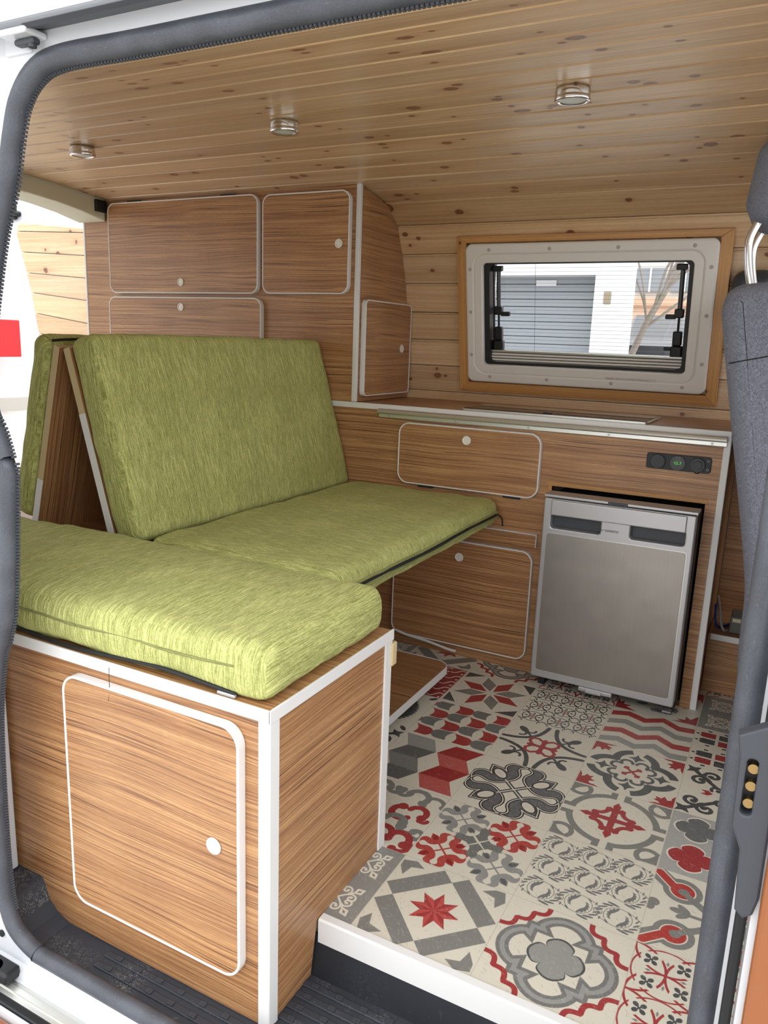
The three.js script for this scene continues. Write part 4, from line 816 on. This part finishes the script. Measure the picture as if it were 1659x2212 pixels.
// ---------------------------------------------------------------- driver's seat, niche with the charger
{
  const c = thing('driver_seat', 'grey fabric driver seat with chrome headrest posts right of the window', 'seat');
  const pts = [[0.53, 0.2], [0.51, 0.42], [0.483, 0.57], [0.432, 0.81], [0.398, 0.975], [0.389, 1.03], [0.398, 1.065], [0.425, 1.082], [0.5, 1.085], [0.56, 1.05], [0.60, 0.9], [0.66, 0.5], [0.69, 0.25]];
  const s = new THREE.Shape(); const sp = new THREE.CatmullRomCurve3(pts.map(([a, b]) => new THREE.Vector3(a, b, 0)), true, 'catmullrom', 0.4).getPoints(90); sp.forEach((p, i) => (i ? s.lineTo(p.x, p.y) : s.moveTo(p.x, p.y)));
  const g = new THREE.ExtrudeGeometry(s, { depth: 0.40, bevelEnabled: true, bevelSize: 0.04, bevelThickness: 0.045, bevelOffset: -0.04, bevelSegments: 6 }).translate(0, 0, -0.155);
  smoothByPlace(g); grainUV(g, 'y', 0.25, 0.25);
  part('backrest', g, M.seat, c);
  part('stitching', tube([[0.41, 0.915, 0.12], [0.418, 0.918, 0.265], [0.445, 0.925, 0.2895], [0.55, 0.95, 0.2905]], 0.0013, 30, 6), M.zipper, c);
  part('seat_base', box(0.58, 1.1, 0.12, 0.36, -0.13, 0.3, 0.05, 3), M.seat, c);
  part('pedestal', box(0.6, 1.05, 0.0, 0.12, -0.12, 0.28, 0.01), M.dark, c);
  part('headrest', new RoundedBoxGeometry(0.12, 0.175, 0.26, 5, 0.045).rotateZ(-0.12).translate(0.468, 1.3, 0.075), M.seat, c);
  for (const z of [-0.01, 0.15]) part('headrest_post', tube([[0.455, 1.03, z], [0.43, 1.1, z], [0.418, 1.17, z], [0.427, 1.21, z], [0.448, 1.25, z]], 0.0085, 24, 12), M.chrome, c);
  const b = thing('belt_guide', 'dark plastic belt guide on the pine wall behind the headrest posts', 'belt guide');
  part('cover', box(0.36, 0.47, 1.04, 1.16, -0.345, -0.24, 0.035, 4), M.dark, b);
}
{
  const c = thing('charger_niche', 'dark woodgrain niche with a white shelf edge right of the kitchen cabinet', 'shelf');
  part('plinth', lam(box(0.426, 0.9, 0.001, 0.156, -0.165, -0.149, 0)), M.laminate, c);
  part('shelf', lam(box(0.426, 0.9, 0.157, 0.172, -0.375, -0.148, 0)), M.laminate, c);
  part('shelf_edging', box(0.432, 0.9, 0.1565, 0.1735, -0.148, -0.1445, 0.001), M.white, c);
  part('back_board', lam(box(0.426, 0.9, 0.172, 0.735, -0.39, -0.376, 0)), M.laminate, c);
  
  part('cover_board', lam(box(0.4265, 0.9, 0.736, 0.75, -0.376, -0.15, 0.001)), M.laminate, c);
  const d = thing('battery_charger', 'small grey charger with a label on the niche shelf', 'charger');
  part('case', box(0.475, 0.6, 0.1725, 0.222, -0.26, -0.18, 0.004), std({ color: '#6c6a64', roughness: 0.6 }), d);
  part('label_plate', box(0.481, 0.502, 0.207, 0.217, -0.1798, -0.1788, 0), std({ color: '#d8d2b0', roughness: 0.6 }), d);
  solo('power_cable', [tube([[0.43, 0.24, -0.3], [0.445, 0.225, -0.2], [0.452, 0.198, -0.185], [0.462, 0.178, -0.178], [0.47, 0.1765, -0.19]], 0.004, 30, 8)], std({ color: '#9a9a98', roughness: 0.5 }), 'grey cable hanging beside the charger in the niche', 'cable');
  solo('power_cable', [tube([[0.43, 0.23, -0.24], [0.438, 0.19, -0.2], [0.445, 0.1775, -0.2], [0.462, 0.1765, -0.225], [0.49, 0.1765, -0.29]], 0.0035, 30, 8)], std({ color: '#23408a', roughness: 0.5 }), 'blue cable coiled on the niche shelf', 'cable');
}
{ // contact plate of the sliding door
  const c = thing('contact_plate', 'black door contact plate with brass pins on the front pillar', 'contact plate');
  const s = poly([[0.548, 0.64], [0.572, 0.655], [0.580, 0.64], [0.581, 0.5], [0.578, 0.484], [0.571, 0.478], [0.564, 0.484], [0.561, 0.54], [0.553, 0.56], [0.5515, 0.62]]);
  s.holes.push(rrShape(0.0085, 0.05, 0.004, 0.5615, 0.597, THREE.Path));
  part('plate', extrude(s, 0.014, 0.002).translate(0, 0, 1.438), M.dark, c);
  part('pocket', box(0.556, 0.567, 0.57, 0.624, 1.436, 1.441, 0), M.black, c);
  for (let k = 0; k < 3; k++) part('pin', cyl(0.0042, 0.0042, 0.008, 0.5625, 0.581 + k * 0.0155, 1.444, 'z', 14), std({ color: '#a08558', metalness: 0.9, roughness: 0.35 }), c);
}
// ---------------------------------------------------------------- outside
solo('ground', (() => { const g = new THREE.PlaneGeometry(90, 90).rotateX(-Math.PI / 2).translate(0, -0.52, 0); const uv = g.attributes.uv; for (let i = 0; i < uv.count; i++) uv.setXY(i, uv.getX(i) * 40, uv.getY(i) * 40); return g; })(), M.concrete, 'pale concrete ground around the van', 'ground', null, 'structure');
{
  const c = thing('garage_building', 'white building with a grey roller shutter seen through the window', 'building');
  const wh = std({ color: '#c9cacc', roughness: 0.8 });
  const s = poly([[-6.4, -0.52], [-1.04, -0.52], [-1.04, 5.2], [-6.4, 5.2]]); s.holes.push(poly([[-3.9, -0.5], [-1.37, -0.5], [-1.37, 1.66], [-3.9, 1.66]], THREE.Path));
  part('wall', extrude(s, 0.35).translate(0, 0, -6.35), wh, c);
  for (let k = 0; k < 28; k++) part('shutter_slat', box(-3.9, -1.37, -0.51 + k * 0.0778, -0.436 + k * 0.0778, -6.27, -6.24, 0.01), std({ color: '#868c92', roughness: 0.6 }), c);
  part('shutter_backing', box(-3.95, -1.3, -0.51, 1.7, -6.34, -6.3, 0), M.dark, c);
  part('wall_plaque', box(-1.27, -1.2, 1.38, 1.5, -6, -5.985, 0.004), std({ color: '#8a7d6a', roughness: 0.6 }), c);
  part('shutter_sign', box(-2.05, -1.83, 1.57, 1.63, -6.24, -6.23, 0.003), wh, c);
}
{
  const c = thing('brick_building', 'far orange building with white floors seen through the window', 'building');
  part('lower_wall', box(-6, 12, -0.52, 2.1, -19, -18, 0), std({ color: '#dcbca6', roughness: 0.8 }), c);
  part('upper_wall', box(-6, 12, 2.1, 5.5, -19, -18.05, 0), std({ color: '#d0cbc4', roughness: 0.8 }), c);
  part('parapet', box(-6, 12, 2.0, 2.18, -18, -17.8, 0), std({ color: '#cfa890', roughness: 0.8 }), c);
  for (const [x, y] of [[-2.6, 1.05], [-1.5, 1.05], [-2.9, 2.6], [-2.1, 2.6], [-1.3, 2.6]]) { const w = part('window', box(x - 0.34, x + 0.34, y - 0.28, y + 0.28, -18.01, -17.97, 0.01), std({ color: '#7d8388', roughness: 0.3 }), c); part('mullion', box(x - 0.02, x + 0.02, y - 0.28, y + 0.28, -17.97, -17.95, 0), M.white, w); }
  const rl = thing('street_railing', 'grey railing in front of the orange building', 'railing');
  part('rail', box(-6, 6, 0.42, 0.47, -13.02, -12.98, 0), M.silver, rl); part('rail', box(-6, 6, 0.1, 0.14, -13.02, -12.98, 0), M.silver, rl);
  for (let k = 0; k < 11; k++) part('post', box(-5 + k, -4.95 + k, -0.52, 0.47, -13.02, -12.98, 0), M.silver, rl);
}
{ // parked car
  const c = thing('parked_car', 'dark parked car with a pale number plate outside the window', 'car');
  c.position.y = 0.5;
  const side = [[-1.0, -0.25], [-1.05, 0.2], [-1.02, 0.62], [-0.85, 0.7], [-0.5, 0.9], [0.8, 0.92], [1.3, 0.6], [1.5, 0.5], [1.5, -0.25]].map(([a, b]) => [-a, b]);
  const g = extrude(poly(side), 1.6, 0.05).rotateY(Math.PI / 2).translate(-1.6, 0, -10.2);
  part('body', g, phy({ color: '#3a3c40', roughness: 0.3, clearcoat: 0.6 }), c);
  part('number_plate', box(-1.0, -0.66, 0.5, 0.61, -9.16, -9.12, 0.01), std({ color: '#d9dbe2', roughness: 0.5 }), c);
  for (const x of [-1.45, -0.3]) part('headlamp', box(x, x + 0.25, 0.42, 0.54, -9.2, -9.1, 0.02), M.frosted, c);
  part('bumper', box(-1.6, 0, 0.3, 0.38, -9.16, -9.04, 0.03), M.silver, c);
  for (const x of [-1.5, -0.15]) for (const z of [-9.6, -11.2]) part('wheel', cyl(0.3, 0.3, 0.2, x, -0.22, z, 'x', 24), M.black, c);
}
solo('raised_pavement', box(-8, 9, -0.52, -0.02, -17.6, -8.6, 0.02), M.concrete, 'raised pale pavement under the parked car beyond the window', 'pavement', null, 'structure');
{ // bare street tree
  const c = thing('bare_tree', 'bare leafless tree outside the window in front of the orange building', 'tree');
  const bark = std({ color: '#8d847b', roughness: 0.9 }), r = rng(90);
  part('trunk', [new THREE.TubeGeometry(new THREE.CatmullRomCurve3([[-1.6, -0.52, -8.0], [-1.45, 0.4, -8.0], [-1.2, 1.2, -8.0], [-0.85, 2.0, -8.0], [-0.6, 3.0, -8.0]].map((p) => new THREE.Vector3(...p))), 30, 0.04, 8)], bark, c);
  for (let k = 0; k < 16; k++) {
    const t = 0.35 + 0.6 * r(), bx = -1.45 + t * 0.75, by = 0.5 + t * 2.0, dx = (r() - 0.35) * 1.5, L = 0.5 + r() * 0.8;
    part('branch', tube([[bx, by, -8], [bx + dx * 0.4, by + L * 0.4, -8 + (r() - 0.5) * 0.4], [bx + dx, by + L * (0.5 + r() * 0.5), -8 + (r() - 0.5) * 0.8]], 0.008 + 0.01 * r(), 10, 5), bark, c);
  }
}
{ // behind the van
  const c = thing('rear_building', 'white rendered wall far behind the rear of the van', 'building');
  part('wall', box(-12.2, -11.9, -0.52, 6, -20, 12, 0), std({ color: '#d6d6d6', roughness: 0.85 }), c);
  part('plinth', box(-11.9, -11.75, -0.52, -0.3, -20, 12, 0), std({ color: '#b8b4ac', roughness: 0.85 }), c);
  solo('wall_box', box(-11.9, -11.2, 0.45, 1.06, -6.88, -5.9, 0.02, 2), std({ color: '#c01f26', roughness: 0.5 }), 'bright red box on the white wall behind the van', 'box');
}
renderer.render(scene, camera);
